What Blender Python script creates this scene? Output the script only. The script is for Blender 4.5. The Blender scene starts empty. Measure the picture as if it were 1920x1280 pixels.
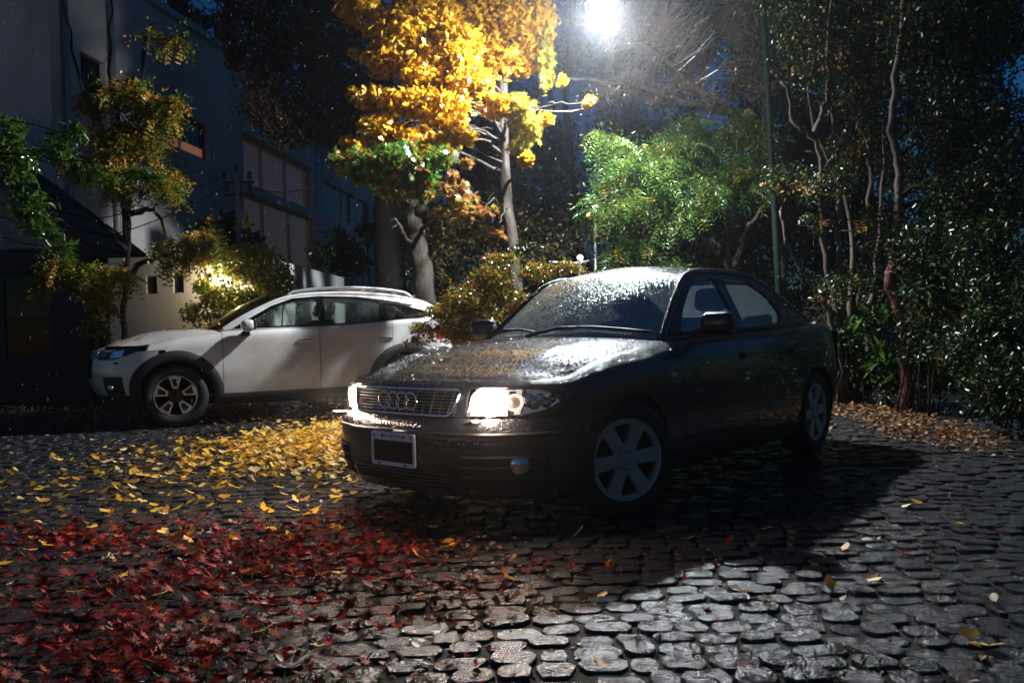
import bpy, bmesh, math, random
import numpy as np
from math import sin, cos, pi, radians, sqrt
from mathutils import Vector, Matrix
from mathutils.geometry import tessellate_polygon
random.seed(7); RNG = np.random.default_rng(7)
S = bpy.context.scene; COL = S.collection

# ------------------------------------------------------------ camera
F, CAMH, PITCH, ROLL = 1547.45, 1.034, -0.01898, -0.025717
cd = bpy.data.cameras.new('camera'); cam = bpy.data.objects.new('camera', cd); COL.objects.link(cam)
cam.matrix_world = Matrix.Translation((0, 0, CAMH)) @ Matrix.Rotation(pi/2+PITCH, 4, 'X') @ Matrix.Rotation(ROLL, 4, 'Z')
cd.sensor_width = 36; cd.lens = F/1920*36; cd.clip_end = 500; cd.clip_start = .05
cd.dof.use_dof = True; cd.dof.focus_distance = 4.6; cd.dof.aperture_fstop = 3.5
S.camera = cam
# ------------------------------------------------------------ dusk sky, exposure
W = bpy.data.worlds.new('World'); S.world = W; W.use_nodes = True
nt = W.node_tree; bg = nt.nodes['Background']
sky = nt.nodes.new('ShaderNodeTexSky'); sky.sky_type = 'NISHITA'; sky.sun_disc = False
sky.sun_elevation = radians(3.0); sky.sun_rotation = radians(-120); sky.ozone_density = 5.5; sky.dust_density = .3
nt.links.new(sky.outputs[0], bg.inputs[0]); bg.inputs[1].default_value = 0.09
S.view_settings.view_transform = 'Standard'; S.view_settings.look = 'None'
S.view_settings.exposure = 0.0; S.view_settings.gamma = 1.0; S.view_settings.use_curve_mapping = False
S.cycles.use_denoising = True; S.cycles.use_adaptive_sampling = False; S.cycles.max_bounces = 8; S.cycles.transparent_max_bounces = 24
S.cycles.volume_bounces = 0; S.cycles.sample_clamp_indirect = 4.0; S.cycles.caustics_refractive = False

LAMP_POS = Vector((1.25, 10.3, 4.97)); LAMP_W = 3000.0
HEAD_W = 40.0; SPILL_W = 26.0; SCONCE_W = 45.0; HAZE = 0.0011

# ------------------------------------------------------------ helpers
def ray(px, py, Y):
    "point of the place at distance Y along the view direction of a photograph pixel"
    a, b = px-960, py-640; c, s = cos(ROLL), sin(ROLL)
    x = (a*c+b*s)/F; y = (-a*s+b*c)/F
    c, s = cos(PITCH), sin(PITCH)
    d = Vector((x, c+s*y, s-c*y)); return Vector((0, 0, CAMH)) + d*(Y/d.y)

def tag(o, label=None, cat=None, group=None, kind=None):
    if label: o['label'] = label
    if cat: o['category'] = cat
    if group: o['group'] = group
    if kind: o['kind'] = kind
    return o

def empty(name, loc=(0, 0, 0), rz=0.0, parent=None):
    o = bpy.data.objects.new(name, None); o.empty_display_size = .1; COL.objects.link(o)
    o.location = loc; o.rotation_euler = (0, 0, rz)
    if parent: o.parent = parent
    return o

def obj(name, v, f, mat, parent=None, smooth=False, uv=None, sharp=None):
    me = bpy.data.meshes.new(name); me.from_pydata([tuple(p) for p in v], [], [tuple(q) for q in f]); me.update()
    if uv is not None:
        l = me.uv_layers.new(name='UVMap')
        for lp in me.loops: l.data[lp.index].uv = uv[lp.vertex_index]
    if smooth: me.shade_smooth()
    if sharp: me.set_sharp_from_angle(angle=radians(sharp))
    if mat is not None: me.materials.append(mat)
    o = bpy.data.objects.new(name, me); COL.objects.link(o)
    if parent is not None: o.parent = parent
    return o

class MB:
    def __init__(s): s.v = []; s.f = []
    def add(s, v, f):
        n = len(s.v); s.v += [Vector(p) for p in v]; s.f += [tuple(i+n for i in q) for q in f]; return s
    def box(s, a, b, M=None):
        (x0, y0, z0), (x1, y1, z1) = a, b
        v = [Vector(p) for p in ((x0,y0,z0),(x1,y0,z0),(x1,y1,z0),(x0,y1,z0),(x0,y0,z1),(x1,y0,z1),(x1,y1,z1),(x0,y1,z1))]
        if M: v = [M @ p for p in v]
        return s.add(v, [(0,3,2,1),(4,5,6,7),(0,1,5,4),(1,2,6,5),(2,3,7,6),(3,0,4,7)])
    def rbox(s, a, b, r=.03, M=None, k=3):
        "box with rounded vertical and horizontal edges (lathe of superellipse rings)"
        c = [(a[i]+b[i])/2 for i in range(3)]; h = [(b[i]-a[i])/2 for i in range(3)]
        rings = []
        for t in range(k+1): rings.append((-h[2]+r-r*cos(t*pi/2/k), r-r*sin(t*pi/2/k)))
        rings += [(-z, i) for z, i in reversed(rings)]
        v = []; f = []; m = 0
        for z, ins in rings:
            pts = []
            for qx, qy, a0 in ((1,1,0),(-1,1,90),(-1,-1,180),(1,-1,270)):
                for t in range(k+1):
                    an = radians(a0+90*t/k); rr = max(r-ins, .0005)
                    pts.append((c[0]+qx*(h[0]-r)+rr*cos(an), c[1]+qy*(h[1]-r)+rr*sin(an), c[2]+z))
            m = len(pts); v += pts
        for i in range(len(rings)-1):
            for j in range(m): f.append((i*m+j, i*m+(j+1)%m, (i+1)*m+(j+1)%m, (i+1)*m+j))
        f.append(tuple(reversed(range(m)))); f.append(tuple((len(rings)-1)*m+j for j in range(m)))
        v = [Vector(p) for p in v]
        if M: v = [M @ p for p in v]
        return s.add(v, f)
    def tube(s, path, r, n=6, caps=True, closed=False):
        P = [Vector(p) for p in path]; m = len(P)
        R = r if isinstance(r, (list, tuple)) else [r]*m
        up = None; v = []; f = []
        for i, p in enumerate(P):
            if closed: t = P[(i+1) % m]-P[i-1]
            else: t = P[min(i+1, m-1)]-P[max(i-1, 0)]
            if t.length < 1e-9: t = Vector((0, 0, 1))
            t.normalize()
            if up is None: up = t.orthogonal()
            up = up-t*up.dot(t)
            if up.length < 1e-6: up = t.orthogonal()
            up.normalize(); b = t.cross(up)
            for k in range(n):
                a = 2*pi*k/n; v.append(p+(up*cos(a)+b*sin(a))*R[i])
        for i in range(m if closed else m-1):
            i2 = (i+1) % m
            for k in range(n): f.append((i*n+k, i*n+(k+1) % n, i2*n+(k+1) % n, i2*n+k))
        if caps and not closed:
            f.append(tuple(reversed(range(n)))); f.append(tuple((m-1)*n+k for k in range(n)))
        return s.add(v, f)
    def lathe(s, prof, n=24, M=None):
        "profile (r, h) about the local Z axis"
        v = []; f = []
        for r, h in prof:
            for k in range(n): v.append(Vector((r*cos(2*pi*k/n), r*sin(2*pi*k/n), h)))
        for i in range(len(prof)-1):
            for k in range(n): f.append((i*n+k, i*n+(k+1) % n, (i+1)*n+(k+1) % n, (i+1)*n+k))
        if M: v = [M @ p for p in v]
        return s.add(v, f)
    def torus(s, R, r, M=None, n=32, m=8):
        P = [Vector((R*cos(2*pi*i/n), R*sin(2*pi*i/n), 0)) for i in range(n)]
        if M: P = [M @ p for p in P]
        return s.tube(P, r, m, closed=True)
    def slab(s, outer, holes, fn, d):
        "plate: outer polygon with holes; fn(a, b, c) -> point, c from 0 (front) to d (back)"
        polys = [outer]+list(holes); n0 = len(s.v)
        flat = [p for q in polys for p in q]
        tri = tessellate_polygon([[Vector((p[0], p[1], 0)) for p in q] for q in polys])
        v = [fn(a, b, 0) for a, b in flat]+[fn(a, b, d) for a, b in flat]; n = len(flat)
        f = [tuple(t) for t in tri]+[tuple(i+n for i in reversed(t)) for t in tri]
        k = 0
        base = 2*n
        for q in polys:      # walls get their own vertices
            m = len(q)
            v += [fn(a, b, 0) for a, b in q]+[fn(a, b, d) for a, b in q]
            for i in range(m): f.append((base+i, base+(i+1) % m, base+m+(i+1) % m, base+m+i))
            base += 2*m
        return s.add(v, f)
    def build(s, name, mat, parent=None, smooth=False, sharp=None): return obj(name, s.v, s.f, mat, parent, smooth, None, sharp)

def rounded(poly, r, k=3):
    out = []; n = len(poly)
    for i in range(n):
        p = Vector(poly[i]).to_2d(); a = Vector(poly[i-1]).to_2d(); b = Vector(poly[(i+1) % n]).to_2d()
        da, db = (a-p), (b-p); rr = min(r, da.length*.45, db.length*.45)
        A = p+da.normalized()*rr; B = p+db.normalized()*rr
        for t in range(k+1):
            t /= k; q = A*(1-t)**2+p*2*t*(1-t)+B*t*t; out.append((q.x, q.y))
    return out

def interp(tab):
    xs = [a for a, _ in tab]; ys = [b for _, b in tab]
    if xs[0] > xs[-1]: xs = xs[::-1]; ys = ys[::-1]
    xs = np.array(xs, float); ys = np.array(ys, float)
    d = np.diff(ys)/np.diff(xs); m = np.zeros(len(xs)); m[0] = d[0]; m[-1] = d[-1]
    for i in range(1, len(xs)-1): m[i] = 0 if d[i-1]*d[i] <= 0 else 2*d[i-1]*d[i]/(d[i-1]+d[i])
    def g(x):
        x = min(max(x, xs[0]), xs[-1]); i = min(int(np.searchsorted(xs, x, 'right'))-1, len(xs)-2)
        h = xs[i+1]-xs[i]; t = (x-xs[i])/h
        return float((2*t**3-3*t*t+1)*ys[i]+(t**3-2*t*t+t)*h*m[i]+(-2*t**3+3*t*t)*ys[i+1]+(t**3-t*t)*h*m[i+1])
    return g

# ------------------------------------------------------------ materials
def mat(name, col=(.5, .5, .5), rough=.5, metal=0., spec=.5, coat=0., emis=None, estr=0., alpha=None):
    m = bpy.data.materials.new(name); m.use_nodes = True; b = m.node_tree.nodes['Principled BSDF']
    b.inputs['Base Color'].default_value = (*col, 1); b.inputs['Roughness'].default_value = rough
    b.inputs['Metallic'].default_value = metal; b.inputs['Specular IOR Level'].default_value = spec
    b.inputs['Coat Weight'].default_value = coat; b.inputs['Coat Roughness'].default_value = .04
    if emis: b.inputs['Emission Color'].default_value = (*emis, 1); b.inputs['Emission Strength'].default_value = estr
    return m
def N(m, t, **kw):
    n = m.node_tree.nodes.new(t)
    for k, v in kw.items():
        if k in n.inputs: n.inputs[k].default_value = v
        else: setattr(n, k, v)
    return n
def L(m, a, b): m.node_tree.links.new(a, b)
def BS(m): return m.node_tree.nodes['Principled BSDF']
def ramp(m, stops):
    r = m.node_tree.nodes.new('ShaderNodeValToRGB'); e = r.color_ramp.elements
    while len(e) < len(stops): e.new(.5)
    for el, (p, c) in zip(e, stops): el.position = p; el.color = (*c, 1)
    return r
def noise_color(m, scale, stops, detail=6, coord='Object', stretch=(1, 1, 1)):
    tc = N(m, 'ShaderNodeTexCoord'); mp = N(m, 'ShaderNodeMapping'); mp.inputs['Scale'].default_value = stretch
    n = N(m, 'ShaderNodeTexNoise', Scale=scale, Detail=detail); L(m, tc.outputs[coord], mp.inputs[0]); L(m, mp.outputs[0], n.inputs[0])
    r = ramp(m, stops); L(m, n.outputs[0], r.inputs[0]); L(m, r.outputs[0], BS(m).inputs['Base Color']); return tc, n
def add_bump(m, scale, strength, dist=.01, detail=6, coord='Object', stretch=(1, 1, 1), targets=('Normal',)):
    tc = N(m, 'ShaderNodeTexCoord'); mp = N(m, 'ShaderNodeMapping'); mp.inputs['Scale'].default_value = stretch
    n = N(m, 'ShaderNodeTexNoise', Scale=scale, Detail=detail); L(m, tc.outputs[coord], mp.inputs[0]); L(m, mp.outputs[0], n.inputs[0])
    b = N(m, 'ShaderNodeBump', Strength=strength, Distance=dist); L(m, n.outputs[0], b.inputs['Height'])
    for t in targets: L(m, b.outputs[0], BS(m).inputs[t])
    return b
def droplets(m, scale=90., strength=.6, dist=.003, targets=('Normal', 'Coat Normal')):
    "beads of water: domes of random size in Voronoi cells, two sizes"
    tc = N(m, 'ShaderNodeTexCoord'); prev = None
    for sc in (scale, scale*2.1):
        vo = N(m, 'ShaderNodeTexVoronoi', Scale=sc); L(m, tc.outputs['Object'], vo.inputs['Vector'])
        sp = N(m, 'ShaderNodeSeparateColor'); L(m, vo.outputs['Color'], sp.inputs[0])
        rr = N(m, 'ShaderNodeMapRange'); L(m, sp.outputs[0], rr.inputs[0])
        rr.inputs['To Min'].default_value = .12; rr.inputs['To Max'].default_value = .52
        dv = N(m, 'ShaderNodeMath', operation='DIVIDE'); L(m, vo.outputs['Distance'], dv.inputs[0]); L(m, rr.outputs[0], dv.inputs[1])
        sq = N(m, 'ShaderNodeMath', operation='POWER'); L(m, dv.outputs[0], sq.inputs[0]); sq.inputs[1].default_value = 2
        sb = N(m, 'ShaderNodeMath', operation='SUBTRACT', use_clamp=True); sb.inputs[0].default_value = 1; L(m, sq.outputs[0], sb.inputs[1])
        rt = N(m, 'ShaderNodeMath', operation='SQRT'); L(m, sb.outputs[0], rt.inputs[0])
        b = N(m, 'ShaderNodeBump', Strength=strength, Distance=dist*scale/sc); L(m, rt.outputs[0], b.inputs['Height'])
        if prev: L(m, prev.outputs[0], b.inputs['Normal'])
        prev = b
    for t in targets: L(m, prev.outputs[0], BS(m).inputs[t])
    return m

M = {}
M['paint'] = droplets(mat('black_paint', (.002, .002, .005), .35, spec=.08, coat=1.), 75)
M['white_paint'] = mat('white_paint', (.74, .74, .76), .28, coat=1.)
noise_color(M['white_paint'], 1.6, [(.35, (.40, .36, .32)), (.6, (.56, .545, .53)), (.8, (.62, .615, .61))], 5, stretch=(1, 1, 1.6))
droplets(M['white_paint'], 60, .25, targets=('Coat Normal',))
M['plastic'] = mat('black_plastic', (.008, .008, .009), .45)
M['clad'] = mat('dark_cladding', (.014, .014, .015), .6)
M['gloss_black'] = mat('gloss_black_trim', (.004, .004, .004), .2, spec=.15)
M['matte'] = mat('matte_black', (.004, .004, .004), .9, spec=.1)
M['water'] = mat('water_bead', (.012, .012, .014), .04, spec=.8)
M['rubber'] = mat('tyre_rubber', (.010, .010, .011), .7); add_bump(M['rubber'], 60, .3)
M['chrome'] = mat('chrome', (.8, .8, .82), .08, 1.)
M['alloy'] = mat('silver_alloy', (.46, .44, .43), .42, .45)
M['dalloy'] = mat('dark_alloy', (.02, .02, .022), .4, .5)
M['machined'] = mat('machined_alloy', (.7, .7, .72), .22, .9)
M['seat'] = mat('seat_cloth', (.012, .012, .014), .8)
M['plate'] = mat('plate_white', (.88, .88, .90), .4, emis=None)
M['blue'] = mat('print_blue', (.06, .16, .45), .5); M['green'] = mat('print_green', (.05, .3, .06), .5)
M['red'] = mat('badge_red', (.55, .02, .015), .4)
M['sticker'] = mat('sticker_white', (.6, .62, .66), .6)
M['redlens'] = mat('red_lens', (.45, .008, .006), .12, coat=1.)
M['amber'] = mat('clear_repeater', (.55, .5, .42), .15, coat=1.)
M['steel'] = mat('galvanised_steel', (.34, .34, .35), .45, .4); add_bump(M['steel'], 30, .15)
M['greenpole'] = mat('green_painted_steel', (.007, .017, .013), .7, spec=.12); add_bump(M['greenpole'], 25, .2)
M['wire'] = mat('wire_black', (.012, .012, .012), .5)
M['ceramic'] = mat('insulator_dark', (.03, .025, .022), .35)

def glassy(name, tint, haze, streak, vec=(90, 3, 1), dropscale=70):
    "thin pane: see-through, mirror reflections, and a film of drops that scatters light"
    m = bpy.data.materials.new(name); m.use_nodes = True; t = m.node_tree; t.nodes.remove(t.nodes['Principled BSDF'])
    out = t.nodes['Material Output']
    tr = N(m, 'ShaderNodeBsdfTransparent'); tr.inputs[0].default_value = (*tint, 1)
    gl = N(m, 'ShaderNodeBsdfGlossy'); gl.inputs['Roughness'].default_value = .03; gl.inputs[0].default_value = (1, 1, 1, 1)
    fr = N(m, 'ShaderNodeFresnel', IOR=1.45); mx = N(m, 'ShaderNodeMixShader')
    L(m, fr.outputs[0], mx.inputs[0]); L(m, tr.outputs[0], mx.inputs[1]); L(m, gl.outputs[0], mx.inputs[2])
    tl = N(m, 'ShaderNodeBsdfTranslucent'); tl.inputs[0].default_value = (.55, .6, .6, 1)
    df = N(m, 'ShaderNodeBsdfGlossy'); df.inputs['Roughness'].default_value = .33; df.inputs[0].default_value = (.92, 1., .97, 1)
    dd = N(m, 'ShaderNodeBsdfDiffuse'); dd.inputs[0].default_value = (.74, .82, .79, 1)
    m0 = N(m, 'ShaderNodeMixShader'); m0.inputs[0].default_value = .7; L(m, dd.outputs[0], m0.inputs[1]); L(m, df.outputs[0], m0.inputs[2])
    ms = N(m, 'ShaderNodeMixShader'); ms.inputs[0].default_value = .75; L(m, tl.outputs[0], ms.inputs[1]); L(m, m0.outputs[0], ms.inputs[2])
    tc = N(m, 'ShaderNodeTexCoord'); mp = N(m, 'ShaderNodeMapping'); mp.inputs['Scale'].default_value = vec
    L(m, tc.outputs['UV'], mp.inputs[0])
    n1 = N(m, 'ShaderNodeTexNoise', Scale=1.0, Detail=3.); L(m, mp.outputs[0], n1.inputs[0])
    r1 = ramp(m, [(.40, (0, 0, 0)), (.62, (1, 1, 1))]); L(m, n1.outputs[0], r1.inputs[0])
    vo = N(m, 'ShaderNodeTexVoronoi', Scale=dropscale); L(m, tc.outputs['Object'], vo.inputs['Vector'])
    r2 = ramp(m, [(.18, (1, 1, 1)), (.42, (.0, .0, .0))]); L(m, vo.outputs['Distance'], r2.inputs[0])
    ml = N(m, 'ShaderNodeMath', operation='MULTIPLY'); L(m, r1.outputs[0], ml.inputs[0]); L(m, r2.outputs[0], ml.inputs[1])
    a = N(m, 'ShaderNodeMath', operation='MULTIPLY_ADD', use_clamp=True); L(m, ml.outputs[0], a.inputs[0]); a.inputs[1].default_value = streak; a.inputs[2].default_value = haze
    rt = N(m, 'ShaderNodeBump', Strength=.6, Distance=.003); L(m, r2.outputs[0], rt.inputs['Height']); L(m, rt.outputs[0], df.inputs['Normal'])
    fin = N(m, 'ShaderNodeMixShader'); L(m, a.outputs[0], fin.inputs[0]); L(m, mx.outputs[0], fin.inputs[1]); L(m, ms.outputs[0], fin.inputs[2])
    L(m, fin.outputs[0], out.inputs[0]); return m
M['windscreen'] = glassy('wet_windscreen', (.80, .88, .86), .66, .34, (60, 1.6, 1))
M['sideglass'] = glassy('wet_side_glass', (.55, .68, .65), .22, .5, (30, 9, 1))
M['tintglass'] = glassy('tinted_glass', (.30, .33, .30), .0, .10, (24, 9, 1))
M['clearglass'] = glassy('clear_side_glass', (.85, .92, .86), .02, .10, (24, 9, 1))
M['lens'] = glassy('headlamp_lens', (.93, .93, .95), .0, .10, (9, 9, 1), 140)
M['pane'] = mat('dark_pane', (.010, .010, .012), .08, spec=.3)
M['litpane'] = mat('dim_lit_pane', (.05, .03, .02), .12, emis=(.9, .46, .20), estr=.02)
M['warmpane'] = mat('warm_lit_pane', (.05, .03, .02), .12, emis=(1., .40, .16), estr=.16)
M['headglow'] = mat('headlamp_reflector_lit', (.8, .8, .8), .2, emis=(1., .80, .62), estr=190.)
M['dimglow'] = mat('indicator_reflector_bulb_spill', (.8, .8, .82), .25, .9, emis=(1., .88, .80), estr=.05)  # faint emission stands in for bulb light spilling onto the unlit indicator
M['midglow'] = mat('projector_reflector_bulb_spill', (.8, .8, .82), .25, .9, emis=(1., .82, .68), estr=.7)  # emission imitates headlamp spill on the middle reflector
M['edgeglow'] = mat('headlamp_reflector_edge', (.8, .8, .8), .25, .6, emis=(1., .66, .44), estr=1.3)
M['ring'] = mat('projector_ring_lit', (.8, .8, .8), .2, emis=(1., .76, .60), estr=1.1)
M['projector'] = mat('projector_lens', (.35, .28, .24), .1, emis=(1., .7, .5), estr=.12)
M['ledglow'] = mat('street_lamp_led', (1, 1, 1), .3, emis=(.86, .93, 1.), estr=260.)
M['sconceglow'] = mat('sconce_glow', (1, 1, 1), .3, emis=(1., .88, .66), estr=14.)
M['smallglow'] = mat('small_lamp_glow', (1, 1, 1), .3, emis=(.9, .95, 1.), estr=7.)
M['yellowglow'] = mat('yellow_leaf_glow', (1, .8, .4), .3, emis=(1., .75, .25), estr=2.2)  # emission in place of lamplight falling on a leaf

M['wall'] = mat('white_render', (.50, .49, .48), .75); noise_color(M['wall'], .9, [(.3, (.30, .29, .285)), (.55, (.50, .49, .48)), (.8, (.56, .55, .54))], 8, stretch=(1, 1, .35)); add_bump(M['wall'], 24, .25)
M['bwall'] = mat('grey_concrete', (.3, .3, .32), .8); noise_color(M['bwall'], .7, [(.3, (.36, .33, .31)), (.6, (.60, .55, .52)), (.85, (.66, .61, .58))], 8, stretch=(1, 1, .3)); add_bump(M['bwall'], 18, .25)
M['mullion'] = mat('white_mullion', (.55, .55, .56), .5)
M['darkwood'] = mat('dark_timber', (.020, .016, .014), .6); add_bump(M['darkwood'], 12, .4, stretch=(8, 8, .6))
M['tile'] = mat('dark_roof_tile', (.02, .02, .022), .6)
M['stone'] = mat('wet_granite', (.06, .06, .065), .22, spec=.28)
def stone_nodes(m, cols):
    tc, n = noise_color(m, 9, cols, 8, 'Object')
    oi = N(m, 'ShaderNodeNewGeometry')
    prev = None
    for sc_, ds in ((30., .0042), (95., .0062), (210., .0028)):
        t = N(m, 'ShaderNodeTexNoise', Scale=sc_, Detail=2.); L(m, oi.outputs['Position'], t.inputs[0])
        b2 = N(m, 'ShaderNodeBump', Strength=1., Distance=ds); L(m, t.outputs[0], b2.inputs['Height'])
        if prev: L(m, prev.outputs[0], b2.inputs['Normal'])
        prev = b2
    L(m, b2.outputs[0], BS(m).inputs['Normal'])
    L(m, oi.outputs['Position'], n.inputs[0])
    r = N(m, 'ShaderNodeMapRange'); t3 = N(m, 'ShaderNodeTexNoise', Scale=14.); L(m, oi.outputs['Position'], t3.inputs[0]); L(m, t3.outputs[0], r.inputs[0])
    r.inputs['From Min'].default_value = .35; r.inputs['From Max'].default_value = .65; r.inputs['To Min'].default_value = .06; r.inputs['To Max'].default_value = .20
    L(m, r.outputs[0], BS(m).inputs['Roughness'])
stone_nodes(M['stone'], [(.3, (.018, .018, .019)), (.6, (.038, .037, .039)), (.85, (.065, .060, .056))])
M['soil'] = mat('wet_soil_moss', (.015, .014, .012), .85, spec=.12); noise_color(M['soil'], 3.5, [(.35, (.004, .0035, .003)), (.55, (.007, .006, .005)), (.72, (.010, .018, .004))]); add_bump(M['soil'], 45, .8, .012)
M['bark'] = mat('grey_bark', (.13, .10, .08), .75, spec=.2); noise_color(M['bark'], 5, [(.3, (.030, .024, .019)), (.6, (.070, .056, .045)), (.85, (.12, .10, .075))], stretch=(3, 3, .7)); add_bump(M['bark'], 14, .8, .02, stretch=(3, 3, .6))
M['redbark'] = mat('reddish_bark', (.16, .08, .06), .6, spec=.3); noise_color(M['redbark'], 4, [(.3, (.045, .030, .022)), (.6, (.095, .062, .046)), (.85, (.17, .12, .09))], stretch=(3, 3, .6)); add_bump(M['redbark'], 14, .5, .01, stretch=(3, 3, .6))
M['crimsonbark'] = mat('crimson_bark', (.10, .022, .022), .6); add_bump(M['crimsonbark'], 14, .6, .01, stretch=(3, 3, .6))
M['darkbark'] = mat('dark_bark', (.011, .009, .008), .85, spec=.12); add_bump(M['darkbark'], 10, .8, .03, stretch=(3, 3, .4))
M['twig'] = mat('wet_twig', (.12, .09, .075), .3)

def leafmat(name, stops, rough=.35, trans=.35, spec=.5):
    m = mat(name, (.1, .1, .1), rough, spec=spec); b = BS(m); t = m.node_tree
    at = N(m, 'ShaderNodeAttribute', attribute_name='tint'); r = ramp(m, stops); L(m, at.outputs['Fac'], r.inputs[0])
    L(m, r.outputs[0], b.inputs['Base Color'])
    if trans:
        tl = N(m, 'ShaderNodeBsdfTranslucent'); L(m, r.outputs[0], tl.inputs[0]); mx = N(m, 'ShaderNodeMixShader'); mx.inputs[0].default_value = trans
        L(m, b.outputs[0], mx.inputs[1]); L(m, tl.outputs[0], mx.inputs[2]); L(m, mx.outputs[0], t.nodes['Material Output'].inputs[0])
    return m
M['ginkgo'] = leafmat('ginkgo_leaf', [(0, (.46, .22, .012)), (.4, (.66, .36, .015)), (.8, (.74, .45, .03)), (1, (.52, .42, .03))])
M['gold'] = leafmat('fallen_gold_leaf', [(0, (.36, .19, .05)), (.25, (.66, .32, .02)), (.7, (.78, .43, .03)), (1, (.68, .54, .28))], .5, .15, .15)
M['sweetgum'] = leafmat('sweetgum_leaf', [(0, (.04, .14, .015)), (.45, (.07, .20, .02)), (.7, (.24, .26, .02)), (.88, (.45, .22, .03)), (1, (.45, .13, .05))])
M['limegum'] = leafmat('lime_leaf', [(0, (.16, .22, .02)), (.5, (.36, .34, .03)), (1, (.55, .36, .04))])
M['pinkgum'] = leafmat('pinkish_leaf', [(0, (.30, .08, .04)), (.4, (.40, .17, .06)), (.7, (.42, .28, .05)), (1, (.25, .28, .03))])
M['dissect'] = leafmat('fern_green_leaf', [(0, (.030, .075, .016)), (.5, (.065, .13, .020)), (.9, (.12, .18, .022)), (1, (.40, .14, .02))], .3)
M['glossy'] = leafmat('glossy_dark_leaf', [(0, (.012, .026, .010)), (.6, (.025, .045, .013)), (.92, (.05, .07, .015)), (1, (.22, .10, .02))], .34, .15, .3)
M['brownleaf'] = leafmat('brown_leaf', [(0, (.035, .020, .012)), (.6, (.075, .038, .018)), (1, (.11, .06, .02))], .4, .3)
M['pinnate'] = leafmat('pinnate_leaf', [(0, (.05, .10, .012)), (.45, (.13, .16, .014)), (.7, (.30, .18, .014)), (1, (.38, .16, .02))])
M['laurel'] = leafmat('laurel_leaf', [(0, (.035, .085, .014)), (1, (.08, .16, .02))], .2, .3)
M['vine'] = leafmat('vine_leaf', [(0, (.09, .17, .02)), (.5, (.20, .28, .03)), (.8, (.50, .36, .03)), (1, (.52, .28, .03))])
M['nandina'] = leafmat('nandina_leaf', [(0, (.03, .075, .012)), (.4, (.08, .13, .015)), (.6, (.32, .22, .02)), (.85, (.50, .22, .015)), (1, (.42, .10, .02))], .25)
M['redmaple'] = leafmat('fallen_red_leaf', [(0, (.06, .005, .005)), (.5, (.17, .010, .008)), (.85, (.36, .018, .012)), (1, (.34, .08, .02))], .55, .15, .06)
M['brownlitter'] = leafmat('fallen_brown_leaf', [(0, (.05, .025, .014)), (.5, (.13, .06, .025)), (.85, (.22, .10, .03)), (1, (.34, .20, .08))], .5, .1, .2)
M['pot_plant'] = leafmat('rubber_plant_leaf', [(0, (.010, .020, .008)), (1, (.022, .040, .014))], .25, .1)
M['forest'] = leafmat('forest_leaf', [(0, (.012, .018, .008)), (.4, (.035, .030, .012)), (.7, (.09, .055, .016)), (.92, (.06, .08, .015)), (1, (.25, .11, .02))], .35, .25)
M['grass'] = leafmat('moss_grass', [(0, (.03, .06, .010)), (1, (.07, .11, .016))], .4, .2)
#@@PART2
# ------------------------------------------------------------ leaves
def fan(pts, c=(0, 0, 0)): 
    v = [c]+list(pts); return np.array(v, float), np.array([(0, i, i+1) for i in range(1, len(v)-1)])
def t_ginkgo():
    P = []
    for i, a in enumerate(np.linspace(-62, 62, 9)):
        r = 1.0 if i != 4 else .72
        P.append((r*cos(radians(a)), r*sin(radians(a)), .16*abs(sin(radians(a)))+(.05 if i % 2 else 0)))
    v, f = fan(P); n = len(v)
    v = np.vstack([v, [(0, .025, 0), (-.8, 0, .06), (0, -.025, 0)]]); return v, np.vstack([f, [(n, n+1, n+2)]])
def t_maple():
    P = []
    L5 = [(-128, .5), (-95, .24), (-78, .72), (-58, .33), (-42, .92), (-20, .36), (0, 1.05), (20, .36), (42, .92), (58, .33), (78, .72), (95, .24), (128, .5)]
    for i, (a, r) in enumerate(L5): P.append((r*cos(radians(a)), r*sin(radians(a)), (.10 if i % 2 == 0 else -.02)*r))
    v, f = fan(P); n = len(v)
    v = np.vstack([v, [(0, .02, 0), (-.7, 0, .05), (0, -.02, 0)]]); return v, np.vstack([f, [(n, n+1, n+2)]])
def t_oval(w): 
    v = np.array([(0, 0, 0), (.25, w*.85, .05), (.62, w*.9, .06), (1, 0, -.04), (.62, -w*.9, .06), (.25, -w*.85, .05), (.5, 0, 0)], float)
    return v, np.array([(0, 6, 1), (1, 6, 2), (2, 6, 3), (3, 6, 4), (4, 6, 5), (5, 6, 0)])
def t_lance(w):
    v = np.array([(0, 0, 0), (.45, w, .03), (1, 0, -.1), (.45, -w, .03)], float); return v, np.array([(0, 2, 1), (0, 3, 2)])
TG, TM, TO, TL, TN, TB = t_ginkgo(), t_maple(), t_oval(.30), t_lance(.11), t_lance(.2), t_oval(.22)

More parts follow.
